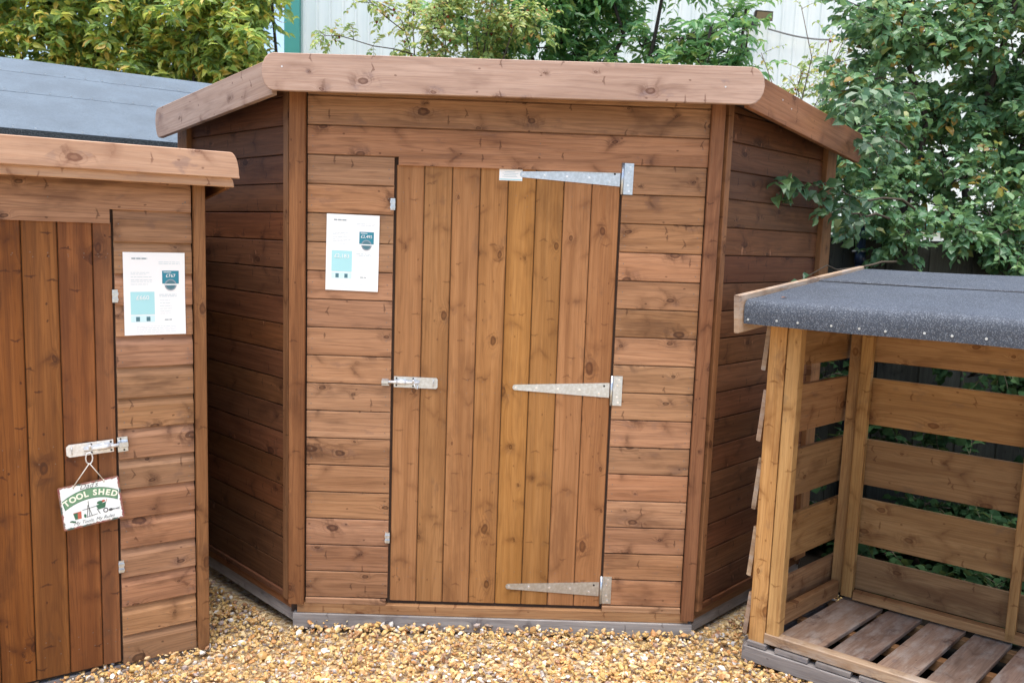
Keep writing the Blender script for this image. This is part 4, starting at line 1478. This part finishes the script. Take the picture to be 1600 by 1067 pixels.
def felt_sheet(v0, v1, lift, fold, seed):
    b = MB()
    rr = random.Random(seed)
    us = [-0.116 + (LW + 0.25) * k / 60 for k in range(61)]
    rows = []
    if fold:
        rad = 0.014
        prof = [(RF - 0.002, rz(RF) - 0.086), (RF - 0.004, rz(RF) - 0.045), (RF - 0.001, rz(RF) - 0.018), (RF + 0.006, rz(RF) - 0.005), (RF + 0.020, rz(RF + .02) + 0.001), (RF + 0.10, rz(RF + .1) + 0.001), (v1, rz(v1) + 0.001)]
    else:
        prof = [(v0, rz(v0) + lift - 0.006), (v0 + 0.001, rz(v0) + lift), (v0 + 0.03, rz(v0 + .03) + lift - 0.0005), ((v0 + v1) / 2, rz((v0 + v1) / 2) + lift - .001), (v1, rz(v1) + lift - .001)]
    vs, fs = [], []
    m_ = len(prof)
    for k, u in enumerate(us):
        wob = 0.004 * math.sin(u * 7 + seed) + 0.0025 * math.sin(u * 23 + 2 * seed) + rr.uniform(-.0008, .0008)
        for j, (v, z) in enumerate(prof):
            dv = wob if (not fold and j < 3) else (wob * 0.3 if fold and j < 2 else 0)
            dz = (0.0012 * math.sin(u * 9 + v * 20)) + (0.0022 * max(0, math.sin(u * 11 + 1)) if (not fold and j < 3) else 0)
            vs.append(inM @ LP(u, v + dv, z + dz))
    for k in range(60):
        for j in range(m_ - 1):
            a = k * m_ + j
            fs.append((a, a + m_, a + m_ + 1, a + 1))
    b.add(vs, fs)
    return b


ff = felt_sheet(0, 0.42, 0, True, 3)
fe = link('felt', ff.mesh('felt', M_felt, True), WM[store.name], ldeck)
fb = felt_sheet(0.36, RB, 0.006, False, 5)
link('felt', fb.mesh('felt', M_felt, True), WM[store.name], ldeck)
b = MB()
for k in range(61):
    pass
us = [-0.116 + (LW + 0.25) * k / 60 for k in range(61)]
pts = [inM @ LP(u, 0.357 + 0.004 * math.sin(u * 7 + 5) + 0.0025 * math.sin(u * 23 + 10), rz(0.357) + 0.0025) for u in us]
b.tube(pts, 0.0024, 4)
link('tar_line', b.mesh('tar_line', M_tar), WM[store.name], ldeck)
# clout nails along the front fold
b = MB()
fM2 = frame(LP(0, RF - 0.0035, 0), ld, lnrm)
for k in range(13):
    u = -0.098 + 0.0955 * k + (0.012 * math.sin(k * 2.3))
    b.disc(u, rz(RF) - 0.066 + random.uniform(-.003, .003), -0.0004, 0.0042, 10, 0, 0.0014)
link('clout_nails', b.mesh('clout_nails', M_zinc), fM2, ldeck, kind='stuff')
# barge boards
for u_ in (-0.1325, LW + 0.145):
    bb = beam('barge_board', LP(u_, RF - 0.022, rz(RF) - 0.052), LP(u_, RB + 0.01, rz(RB) - 0.052), UP, 0.140, 0.022, W_rail, ldeck, 0.003, (0.4, 0.7, 0.2, 1))


# litter on the felt
def dead_leaf(u, v, s, label, name='fallen_leaf', mat=None, cat='leaf', rot=0.3):
    b = MB()
    prof = [(-1, 0), (-0.5, 0.42), (0.2, 0.5), (1, 0), (0.2, -0.45), (-0.5, -0.4)]
    vs = [(x * s, y * s, 0.25 * s * (abs(y) * 1.6) + 0.001) for x, y in prof] + [(0, 0, 0.001)]
    b.add(vs, [(i, (i + 1) % 6, 6) for i in range(6)])
    M = T(*LP(u, v, rz(v) + 0.003)) @ Matrix.Rotation(rot, 4, 'Z')
    thing(name, label, cat, M, None, b.mesh(name, mat or M_deadleaf))


dead_leaf(-0.020, -0.085, 0.013, 'dry brown leaf near the front left of the log store roof')
dead_leaf(-0.098, 0.640, 0.010, 'tiny brown leaf at the back of the log store roof', rot=1.2)
dead_leaf(-0.130, 0.655, 0.011, 'tiny white petal at the back corner of the log store roof', 'fallen_petal', M_wht, 'petal', rot=0.1)

# ------------------------------------------------------------------ fence and pipe behind the log store
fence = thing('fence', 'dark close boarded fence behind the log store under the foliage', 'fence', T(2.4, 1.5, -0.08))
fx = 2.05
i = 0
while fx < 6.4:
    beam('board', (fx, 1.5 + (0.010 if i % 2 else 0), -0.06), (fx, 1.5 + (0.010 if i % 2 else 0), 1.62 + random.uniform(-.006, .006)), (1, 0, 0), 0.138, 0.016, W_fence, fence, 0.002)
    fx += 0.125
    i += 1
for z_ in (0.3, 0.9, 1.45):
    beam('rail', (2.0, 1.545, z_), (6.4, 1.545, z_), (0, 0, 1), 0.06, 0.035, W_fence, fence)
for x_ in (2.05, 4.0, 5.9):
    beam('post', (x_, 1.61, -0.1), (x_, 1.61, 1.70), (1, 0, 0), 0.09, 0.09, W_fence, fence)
b = MB()
b.tube([(0, 0, -1.62), (0, 0, 0.35)], 0.024, 12)
b.tube([(0, 0, -0.06), (0, 0, 0.012)], 0.030, 12)
pipe = thing('pipe', 'dark blue upright pipe in front of the dark fence', 'pipe', T(2.800, 1.43, 1.535), None, b.mesh('pipe', M_pipe, True))
b = MB()
b.tube([(0, 0, 0.012), (0, 0, 0.019)], 0.034, 12)
b.tube([(-0.055, -0.02, 0.012), (-0.03, -0.02, 0.017)], 0.006, 6)
link('clip', b.mesh('clip', M_bright, True), WM[pipe.name], pipe)

# ------------------------------------------------------------------ white clad building
bldM = T(-2.62, 10.0, -0.1)
bld = thing('warehouse', 'large pale building clad in white ribbed metal sheets behind the trees', 'building', bldM)
BW, BH, BD = 16.0, 7.5, 10.0
b = MB()
b.box(0, BW, 0.06, BD, 0, BH)
link('wall', b.mesh('wall', M_clad), bldM, bld)
# ribbed sheets, one metre cover each
rib = []
x_ = 0.0
for k in range(5):
    rib += [(x_, 0.0), (x_ + 0.150, 0.0), (x_ + 0.162, -0.028), (x_ + 0.188, -0.028)]
    x_ += 0.2
rib.append((1.0, 0.0))
b = MB()
vs = [(x, y, 0.0) for x, y in rib] + [(x, y, BH) for x, y in rib]
nn_ = len(rib)
b.add(vs, [(i, i + 1, nn_ + i + 1, nn_ + i) for i in range(nn_ - 1)])
sheet_me = b.mesh('cladding_sheet', M_clad)
for k in range(16):
    link('cladding_sheet', sheet_me, bldM @ T(k * 1.0, 0.05 + random.uniform(0, .002), 0), bld)
b = MB()
b.box(-0.10, 0.13, -0.06, 0.12, 0, BH)
link('corner_flashing', b.mesh('corner_flashing', M_tealm), bldM, bld)
b = MB()
b.box(0.131, BW, -0.03, 0.02, 2.0, 2.12)
link('base_flashing', b.mesh('base_flashing', M_tealm), bldM @ T(0, 0, 0.0), bld)
# floodlight with its cable
lmM = T(4.50, 9.86, 4.985) @ Matrix.Scale(0.72, 4)
b = MB()
b.box(-0.13, 0.02, -0.04, 0.10, -0.12, 0.10)
fl = thing('floodlight', 'small black floodlight fixed high on the white building', 'lamp', lmM, None, b.mesh('floodlight', M_lamp))
b = MB()
b.add([(-0.10, -0.22, 0.17), (0.26, -0.26, 0.14), (0.30, -0.12, -0.02), (-0.08, -0.08, 0.0), (-0.08, -0.02, 0.16), (0.24, -0.04, 0.13), (0.28, 0.0, 0.02), (-0.06, 0.02, 0.02)],
      [(0, 1, 2, 3), (7, 6, 5, 4), (0, 4, 5, 1), (1, 5, 6, 2), (2, 6, 7, 3), (3, 7, 4, 0)])
link('housing', b.mesh('housing', M_lamp), lmM, fl)
b = MB()
b.add([(-0.06, -0.222, 0.145), (0.24, -0.258, 0.120), (0.275, -0.135, 0.000), (-0.05, -0.097, 0.020)], [(0, 1, 2, 3)])
for i in range(4):
    pass
link('glass', b.mesh('glass', M_lampg), lmM @ T(0, -0.006, -0.004), fl)
b = MB()
pts = []
for k in range(25):
    t = k / 24
    pts.append((4.70 + 3.4 * t, 9.93, 4.90 - 0.18 * t - 0.10 * math.sin(t * math.pi * 2.2) * (1 - 0.5 * t)))
b.tube(pts, 0.014, 5)
thing('cable', 'thin dark cable running along the white building from the floodlight', 'cable', Matrix(), None, b.mesh('cable', M_cable, True))

# ------------------------------------------------------------------ foliage
LEAF = np.array([[0, 0, 0], [0.30, 0.5, 0.10], [0.68, 0.42, 0.07], [1.0, 0.0, -0.10], [0.68, -0.42, 0.07], [0.30, -0.5, 0.10], [0.33, 0, 0], [0.70, 0, -0.02]])
LEAF_F = np.array([[0, 6, 1], [1, 6, 7], [1, 7, 2], [2, 7, 3], [0, 5, 6], [5, 7, 6], [5, 4, 7], [4, 3, 7]])


def leaves_mesh(name, pos, axis, nrm, length, width, mat, smooth=False):
    n = len(pos)
    a = axis / np.linalg.norm(axis, axis=1)[:, None]
    nr = nrm - (nrm * a).sum(1)[:, None] * a
    nr /= np.linalg.norm(nr, axis=1)[:, None] + 1e-9
    s = np.cross(nr, a)
    L = np.tile(LEAF[None], (n, 1, 1)).astype(float)
    L[:, :, 2] *= rng.uniform(0.2, 2.0, n)[:, None]
    L[:, 3, 2] -= rng.uniform(0, 0.25, n)
    V = pos[:, None] + L[:, :, 0:1] * a[:, None] * length[:, None, None] + L[:, :, 1:2] * s[:, None] * width[:, None, None] + L[:, :, 2:3] * nr[:, None] * length[:, None, None]
    Fc = LEAF_F[None] + (np.arange(n) * 8)[:, None, None]
    return np_mesh(name, V.reshape(-1, 3), Fc.reshape(-1, 3), mat, None, smooth)


class Plant:
    """woody skeleton with leafy twigs; everything grows from points already on the skeleton"""

    def __init__(s, seed):
        s.r = np.random.default_rng(seed)
        s.wood = MB()
        s.tw = MB()
        s.pos, s.ax, s.nr, s.ln = [], [], [], []

    def branch(s, p0, p1, r0, r1, bow=0.08, n=6, sides=6, mb=None):
        p0, p1 = np.array(p0, float), np.array(p1, float)
        L = np.linalg.norm(p1 - p0)
        k = s.r.normal(size=3) * bow * L
        k[2] = abs(k[2]) * 0.7
        pts = [p0 + (p1 - p0) * t + k * math.sin(math.pi * t) + s.r.normal(size=3) * 0.012 * L * (0 < t < 1) for t in np.linspace(0, 1, n)]
        (mb or s.wood).tube([Vector(p) for p in pts], list(np.linspace(r0, r1, n)), sides)
        return pts

    face = (0.0, -0.55, 0.75)

    def twig(s, p, d, L, nleaf, size, droop=0.35, pinnate=False, r=0.0022, thick=True):
        d = np.array(d, float)
        d /= np.linalg.norm(d) + 1e-9
        n = 6
        pts = [np.array(p, float)]
        dd_ = d.copy()
        for k in range(n - 1):
            dd_ = dd_ + np.array([0, 0, -droop / n]) + s.r.normal(size=3) * 0.07
            dd_ /= np.linalg.norm(dd_)
            pts.append(pts[-1] + dd_ * L / (n - 1))
        if thick:
            s.tw.tube([Vector(q) for q in pts], list(np.linspace(r, r * 0.4, n)), 3, cap=False)
        P_ = np.array(pts)
        for k in range(nleaf):
            t = (k + 0.6) / nleaf
            if pinnate:
                t = (k // 2 + 0.8) / (nleaf / 2)
                t = min(t, 1)
            f = t * (n - 1)
            i = min(int(f), n - 2)
            q = P_[i] + (P_[i + 1] - P_[i]) * (f - i)
            ta = P_[i + 1] - P_[i]
            ta = ta / np.linalg.norm(ta)
            side = np.cross(ta, [0, 0, 1.0])
            side /= np.linalg.norm(side) + 1e-9
            sg = 1 if k % 2 else -1
            a = ta * s.r.uniform(0.35, 0.8) + side * sg * s.r.uniform(0.6, 1.0) + np.array([0, 0, s.r.uniform(-0.55, 0.15)])
            if not pinnate:
                a = a + s.r.normal(size=3) * 0.30
            nr = np.array(s.face) + s.r.normal(size=3) * (0.32 if pinnate else 0.50)
            s.pos.append(q)
            s.ax.append(a)
            s.nr.append(nr)
            s.ln.append(size * s.r.uniform(0.48, 1.3))
        return P_

    def clump(s, c, rad, origin, nb, ntw, size, L=0.22, nleaf=9, droop=0.35, pinnate=False, squash=0.85, rb=0.010):
        c = np.array(c, float)
        for _ in range(nb):
            d = s.r.normal(size=3)
            d /= np.linalg.norm(d)
            d[2] = d[2] * 0.8 + 0.15
            e = c + d * rad * np.array([1, 1, squash]) * s.r.uniform(0.55, 0.95)
            st = np.array(origin, float) + (c - np.array(origin, float)) * s.r.uniform(0.55, 1.0)
            pts = s.branch(st, e, rb, rb * 0.35, 0.10, 5, 4)
            for _k in range(ntw):
                t = s.r.uniform(0.25, 1.0) * (len(pts) - 1)
                i = min(int(t), len(pts) - 2)
                q = pts[i] + (pts[i + 1] - pts[i]) * (t - i)
                dv = (q - c) * 1.2 / rad + s.r.normal(size=3) * 0.75 + d * 0.5
                s.twig(q, dv, L * s.r.uniform(0.6, 1.3), nleaf, size, droop, pinnate)

    def finish(s, root, leafmat_, wood_mat, ratio=0.55, crown_name='crown', many=False):
        M = WM[root.name]
        iv = M.inverted()
        if s.wood.v:
            s.wood.v = [tuple(iv @ Vector(v)) for v in s.wood.v]
            tk = link('stems' if many else 'trunk', s.wood.mesh('trunk', wood_mat, True), M, root)
            if many:
                tk['kind'] = 'stuff'
        s.tw.v = [tuple(iv @ Vector(v)) for v in s.tw.v]
        pos = np.array(s.pos) - np.array(M.translation)
        ln = np.array(s.ln)
        me = leaves_mesh(crown_name, pos, np.array(s.ax), np.array(s.nr), ln, ln * ratio * s.r.uniform(0.8, 1.15, len(ln)), leafmat_)
        cr = link(crown_name, me, M, root, kind='stuff')
        if s.tw.v:
            link('twigs', s.tw.mesh('twigs', M_twig), M, cr, kind='stuff')
        return cr


# ---- yellowing hedge at left
hedge = thing('hedge', 'tall yellow green hedge with drooping leaves behind the grey felt roof', 'hedge', T(-5.0, 7.6, -0.08))
pl = Plant(21)
for hx in np.arange(-9.0, -2.35, 0.44):
    base = (hx + pl.r.uniform(-.15, .15), 7.7 + pl.r.uniform(-.2, .2), -0.1)
    topp = (hx + pl.r.uniform(-.3, .3), 7.7 + pl.r.uniform(-.2, .2), 5.4)
    st = pl.branch(base, topp, 0.045, 0.012, 0.02, 8, 6)
    for zc in np.arange(2.4, 4.9, 0.50):
        vis = 3.0 < zc < 5.2
        cx = min(hx + pl.r.uniform(-.25, .25), -2.48)
        pl.clump((cx, 7.45 + pl.r.uniform(-.35, .35), zc), 0.50, (hx, 7.7, zc - 0.2), 8 if vis else 4, 10 if vis else 5, 0.135, 0.36, 12, 0.9)
pl.finish(hedge, L_hedge, M_barkd, 0.38, 'foliage', True)

# ---- ash sapling trees in the middle
ash = thing('ash_tree', 'green ash tree with feathery leaves rising behind the middle of the corner shed roof', 'tree', T(1.7, 5.6, -0.08))
pl = Plant(31)
stems = [((1.45, 5.7, -0.1), (1.30, 5.6, 4.6)), ((1.55, 5.6, -0.1), (1.95, 5.5, 4.9)), ((1.75, 5.7, -0.1), (2.65, 5.4, 4.6)), ((1.3, 5.6, -0.1), (0.65, 5.5, 4.7)), ((1.9, 5.7, -0.1), (3.1, 5.3, 3.9)), ((1.8, 5.6, -0.1), (2.75, 5.2, 3.75)), ((1.5, 5.6, -0.1), (0.95, 5.3, 4.0))]
for a_, b_ in stems:
    pts = pl.branch(a_, b_, 0.042, 0.014, 0.03, 9, 7)
    for k in range(4, 9):
        for _ in range(3):
            c = pts[k] + pl.r.normal(size=3) * np.array([0.26, 0.22, 0.16])
            if c[0] > 3.15 and c[2] > 3.75:
                continue
            dens = 1.0 if c[0] < 2.0 else 0.6
            pl.clump(c, 0.36, pts[k], 4, int(6 * dens) + 1, 0.115, 0.28, 11, 0.5, True)
pl.finish(ash, L_ash, M_barkd, 0.36)

# ---- wild rose bushes with hips


def berries(pl, root, crown, n, r=0.012):
    b = MB()
    idx = pl.r.choice(len(pl.pos), n, replace=False)
    M = WM[root.name]
    for i in idx:
        p = np.array(pl.pos[i]) - np.array(M.translation) + np.array([0, 0, -0.02])
        rr_ = r * pl.r.uniform(0.7, 1.2)
        vs = [(p[0], p[1], p[2] + rr_ * 1.3), (p[0], p[1], p[2] - rr_ * 1.3)]
        for k in range(6):
            a = k * math.pi / 3
            vs.append((p[0] + rr_ * math.cos(a), p[1] + rr_ * math.sin(a), p[2]))
        b.add(vs, [(0, 2 + k, 2 + (k + 1) % 6) for k in range(6)] + [(1, 2 + (k + 1) % 6, 2 + k) for k in range(6)])
    link('rosehips', b.mesh('rosehips', M_hip, True), M, crown, kind='stuff')


rose = thing('rose_bush', 'pale yellow green rose bush with red hips, left of the ash tree', 'bush', T(0.1, 4.6, -0.08))
pl = Plant(41)
for ex, ez in ((-0.15, 3.55), (0.15, 3.7), (0.35, 3.75), (0.6, 3.7), (0.45, 3.4), (0.0, 3.35), (0.8, 3.45)):
    pts = pl.branch((0.2 + pl.r.uniform(-.1, .1), 4.6, -0.1), (ex, 4.6 + pl.r.uniform(-.3, .3), ez), 0.014, 0.006, 0.03, 9, 5)
    for k in (6, 7, 8):
        pl.clump(pts[k] + pl.r.normal(size=3) * 0.05, 0.30, pts[k], 6, 8, 0.055, 0.18, 9, 0.4, True, rb=0.004)
# long arching sparse sprays to the left, against the building
for (sx, sz, ex, ez) in ((-0.15, 3.25, -0.62, 3.62), (-0.1, 3.2, -0.95, 3.35), (-0.2, 3.4, -0.72, 3.95)):
    pts = pl.branch((sx, 4.6, sz), (ex, 4.5, ez), 0.006, 0.003, 0.22, 8, 4)
    for k in range(1, 8):
        for _ in range(3):
            pl.twig(pts[k], pl.r.normal(size=3) + np.array([0, 0, 0.2]), 0.16, 9, 0.052, 0.4, True)
cr = pl.finish(rose, L_rose, M_bark, 0.52, 'crown', True)
berries(pl, rose, cr, 150, 0.014)

briar = thing('briar', 'thin straggling briar above the right roof edge of the corner shed', 'bush', T(3.3, 3.4, -0.08))
pl = Plant(43)
for (bx, ex, ez, dn) in ((3.2, 2.72, 3.05, 2), (3.3, 2.95, 3.35, 2), (3.3, 3.05, 2.95, 4), (3.4, 3.2, 3.15, 3), (3.5, 3.4, 3.2, 4), (3.1, 2.85, 2.75, 5), (3.4, 3.2, 2.85, 6), (3.5, 3.5, 2.9, 6)):
    pts = pl.branch((bx, 3.4, -0.1), (ex, 3.3 + pl.r.uniform(-.2, .2), ez), 0.010, 0.003, 0.05, 10, 5)
    for k in range(6, 10):
        for _ in range(dn):
            pl.twig(pts[k] + pl.r.normal(size=3) * 0.01, pl.r.normal(size=3) + np.array([-0.2, 0, 0.3]), 0.20, 8, 0.038, 0.4, False)
for _ in range(14):
    c = (pl.r.uniform(2.8, 3.75), 3.35, pl.r.uniform(2.45, 2.85))
    pl.clump(c, 0.24, (3.3, 3.4, 2.2), 3, 6, 0.046, 0.18, 8, 0.4, False, rb=0.004)
cr = pl.finish(briar, L_rose, M_bark, 0.50, 'crown', True)
berries(pl, briar, cr, 45, 0.012)

# ---- big dark green plum tree at right
plum = thing('plum_tree', 'dense dark green leafy tree filling the right side above the log store', 'tree', T(3.45, 2.05, -0.08))
pl = Plant(51)
trunk_pts = []
for a_, b_ in (((3.42, 2.05, -0.1), (3.25, 1.95, 3.6)), ((3.50, 2.08, -0.1), (3.80, 2.0, 3.9)), ((3.55, 2.0, -0.1), (4.5, 1.9, 3.6))):
    trunk_pts.append(pl.branch(a_, b_, 0.036, 0.010, 0.03, 10, 8))
tp = [p for t_ in trunk_pts for p in t_[3:]]
rr = pl.r


def near_stem(c):
    return min(tp, key=lambda p: np.linalg.norm(p - np.array(c)) + 0.5 * max(0, p[2] - c[2]))


clumps = []
for zc in np.arange(1.72, 3.45, 0.27):
    lo = 2.72 if zc < 2.2 else (2.95 if zc < 2.6 else 2.95 + (zc - 2.6) * 0.05)
    for xc in np.arange(lo, 5.4, 0.30):
        for yc in (1.75, 2.15):
            c = np.array([xc, yc, zc]) + rr.normal(size=3) * np.array([0.10, 0.12, 0.09])
            if zc < 1.78 and xc < 3.55:
                continue
            if rr.random() < (0.30 if (xc < 3.3 and zc > 2.45) else 0.16):
                continue
            clumps.append(c)
for c in clumps:
    vis = c[0] < 4.7 and c[2] < 3.6
    pl.clump(c, 0.24, near_stem(c), 5 if vis else 2, 8 if vis else 5, 0.060, 0.18, 9, 0.45, False, rb=0.005)
# fringe hanging lower over the fence and log store roof
for xc, yc, zc in ((2.60, 1.25, 1.84), (2.58, 1.2, 2.04), (2.74, 1.4, 1.95), (2.78, 1.3, 1.80), (2.66, 1.25, 2.2), (2.75, 1.3, 1.66), (2.95, 1.3, 1.60), (3.05, 1.2, 1.66), (3.6, 1.25, 1.55), (3.75, 1.3, 1.48), (3.9, 1.3, 1.5), (3.5, 1.3, 1.66), (3.3, 1.3, 1.7), (4.1, 1.3, 1.5)):
    pl.clump((xc, yc, zc), 0.16, near_stem((xc, yc, zc + 0.3)), 4, 7, 0.058, 0.14, 8, 0.6, False, rb=0.004)
pcrown = pl.finish(plum, L_right, M_barkd, 0.62)

# ---- near boughs of the plum tree: their leaves can be told apart, so each is a part
pn = Plant(53)
near = Plant(53)
boughs = [
    # start, end, leaf size, leaves per twig, twigs
    ((2.95, 1.25, 2.36), (2.18, 0.27, 2.15), 0.064, 7, 16),
    ((2.90, 1.20, 2.10), (2.36, 0.42, 2.02), 0.060, 7, 8),
    ((2.95, 1.15, 1.78), (2.00, 0.32, 1.84), 0.064, 7, 11),
    ((2.75, 1.0, 1.72), (2.20, 0.46, 1.74), 0.054, 6, 6),
    ((2.9, 1.2, 1.50), (2.16, 0.42, 1.44), 0.042, 6, 1),
]
for p0, p1, sz_, nl, nt in boughs:
    pts = near.branch(p0, p1, 0.007, 0.0025, 0.04, 8, 5)
    for k in range(nt):
        t = (0.35 + 0.65 * (k + 0.5) / nt) * 7
        if nt == 1:
            t = 7
        i = min(int(t), 6)
        q = pts[i] + (pts[i + 1] - pts[i]) * (t - i)
        dv = (np.array(p1) - np.array(p0)) * 0.9 + near.r.normal(size=3) * 0.40 + np.array([0, 0, -0.2])
        near.twig(q, dv, 0.13 * near.r.uniform(0.7, 1.2), nl, sz_, 0.8)
iv = WM[plum.name].inverted()
near.wood.v = [tuple(iv @ Vector(v)) for v in near.wood.v + []]
bough = link('bough', near.wood.mesh('bough', M_twig, True), WM[plum.name], plum)
near.tw.v = [tuple(iv @ Vector(v)) for v in near.tw.v]
link('twigs', near.tw.mesh('twigs', M_twig), WM[plum.name], bough, kind='stuff')
one = [leaves_mesh('leaf', np.zeros((1, 3)), np.array([[1.0, 0, 0]]), np.array([[0, 0, 1.0]]), np.array([1.0]), np.array([q_]), None) for q_ in (0.58, 0.66, 0.74)]


def leaf_obj_mat():
    m = N('near_plum_leaf')
    oi = m.n('ShaderNodeObjectInfo')
    sc = m.n('ShaderNodeSeparateColor')
    m.put(sc.inputs[0], oi.outputs['Color'])
    tc = m.n('ShaderNodeTexCoord')
    se = m.n('ShaderNodeSeparateXYZ')
    m.put(se.inputs[0], tc.outputs['Object'])
    c = m.ramp(sc.outputs[0], [(0.0, (0.045, 0.110, 0.055)), (0.7, (0.085, 0.175, 0.075)), (0.97, (0.14, 0.24, 0.08)), (1.0, (0.36, 0.27, 0.05))])
    vein = m.sstep(m.math('ABSOLUTE', se.outputs[1]), 0.0, 0.025, 0.55, 0.0)
    v2 = m.sstep(m.math('SINE', m.math('MULTIPLY', m.math('SUBTRACT', se.outputs[0], m.math('ABSOLUTE', se.outputs[1])), 60)), 0.7, 1.0, 0.0, 0.25)
    c = m.mix(m.math('MAXIMUM', vein, v2), c, (0.20, 0.30, 0.14))
    b = m.bsdf(c, 0.36, None)
    t = m.n('ShaderNodeBsdfTranslucent')
    m.put(t.inputs['Color'], c)
    mx = m.n('ShaderNodeMixShader')
    mx.inputs[0].default_value = 0.28
    m.put(mx.inputs[1], b)
    m.put(mx.inputs[2], t.outputs[0])
    return m.done(mx.outputs[0])


LM = leaf_obj_mat()
for me in one:
    me.materials.clear()
    me.materials.append(LM)
for i in range(min(290, len(near.pos))):
    X = Vector(near.ax[i]).normalized()
    Zv = Vector(near.nr[i])
    Zv = (Zv - X * Zv.dot(X)).normalized()
    Yv = Zv.cross(X)
    s_ = near.ln[i]
    M = Matrix((X * s_, Yv * s_, Zv * s_)).transposed().to_4x4()
    M.translation = Vector(near.pos[i])
    link('leaf', one[i % 3], M, bough)

# ---- dark ivy and low growth behind the log store
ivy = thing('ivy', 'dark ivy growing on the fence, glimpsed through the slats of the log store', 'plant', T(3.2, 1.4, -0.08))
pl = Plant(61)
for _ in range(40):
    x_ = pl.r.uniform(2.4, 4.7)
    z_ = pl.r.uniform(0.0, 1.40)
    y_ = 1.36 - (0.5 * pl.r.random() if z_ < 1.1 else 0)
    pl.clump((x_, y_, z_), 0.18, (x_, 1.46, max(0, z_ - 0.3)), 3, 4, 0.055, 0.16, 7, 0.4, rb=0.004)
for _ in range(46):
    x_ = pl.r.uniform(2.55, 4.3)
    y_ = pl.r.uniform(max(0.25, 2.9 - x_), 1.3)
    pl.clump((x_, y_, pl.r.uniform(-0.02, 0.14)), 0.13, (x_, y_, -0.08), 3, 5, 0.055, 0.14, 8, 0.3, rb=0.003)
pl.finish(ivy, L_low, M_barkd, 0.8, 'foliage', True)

scene.render.film_transparent = False
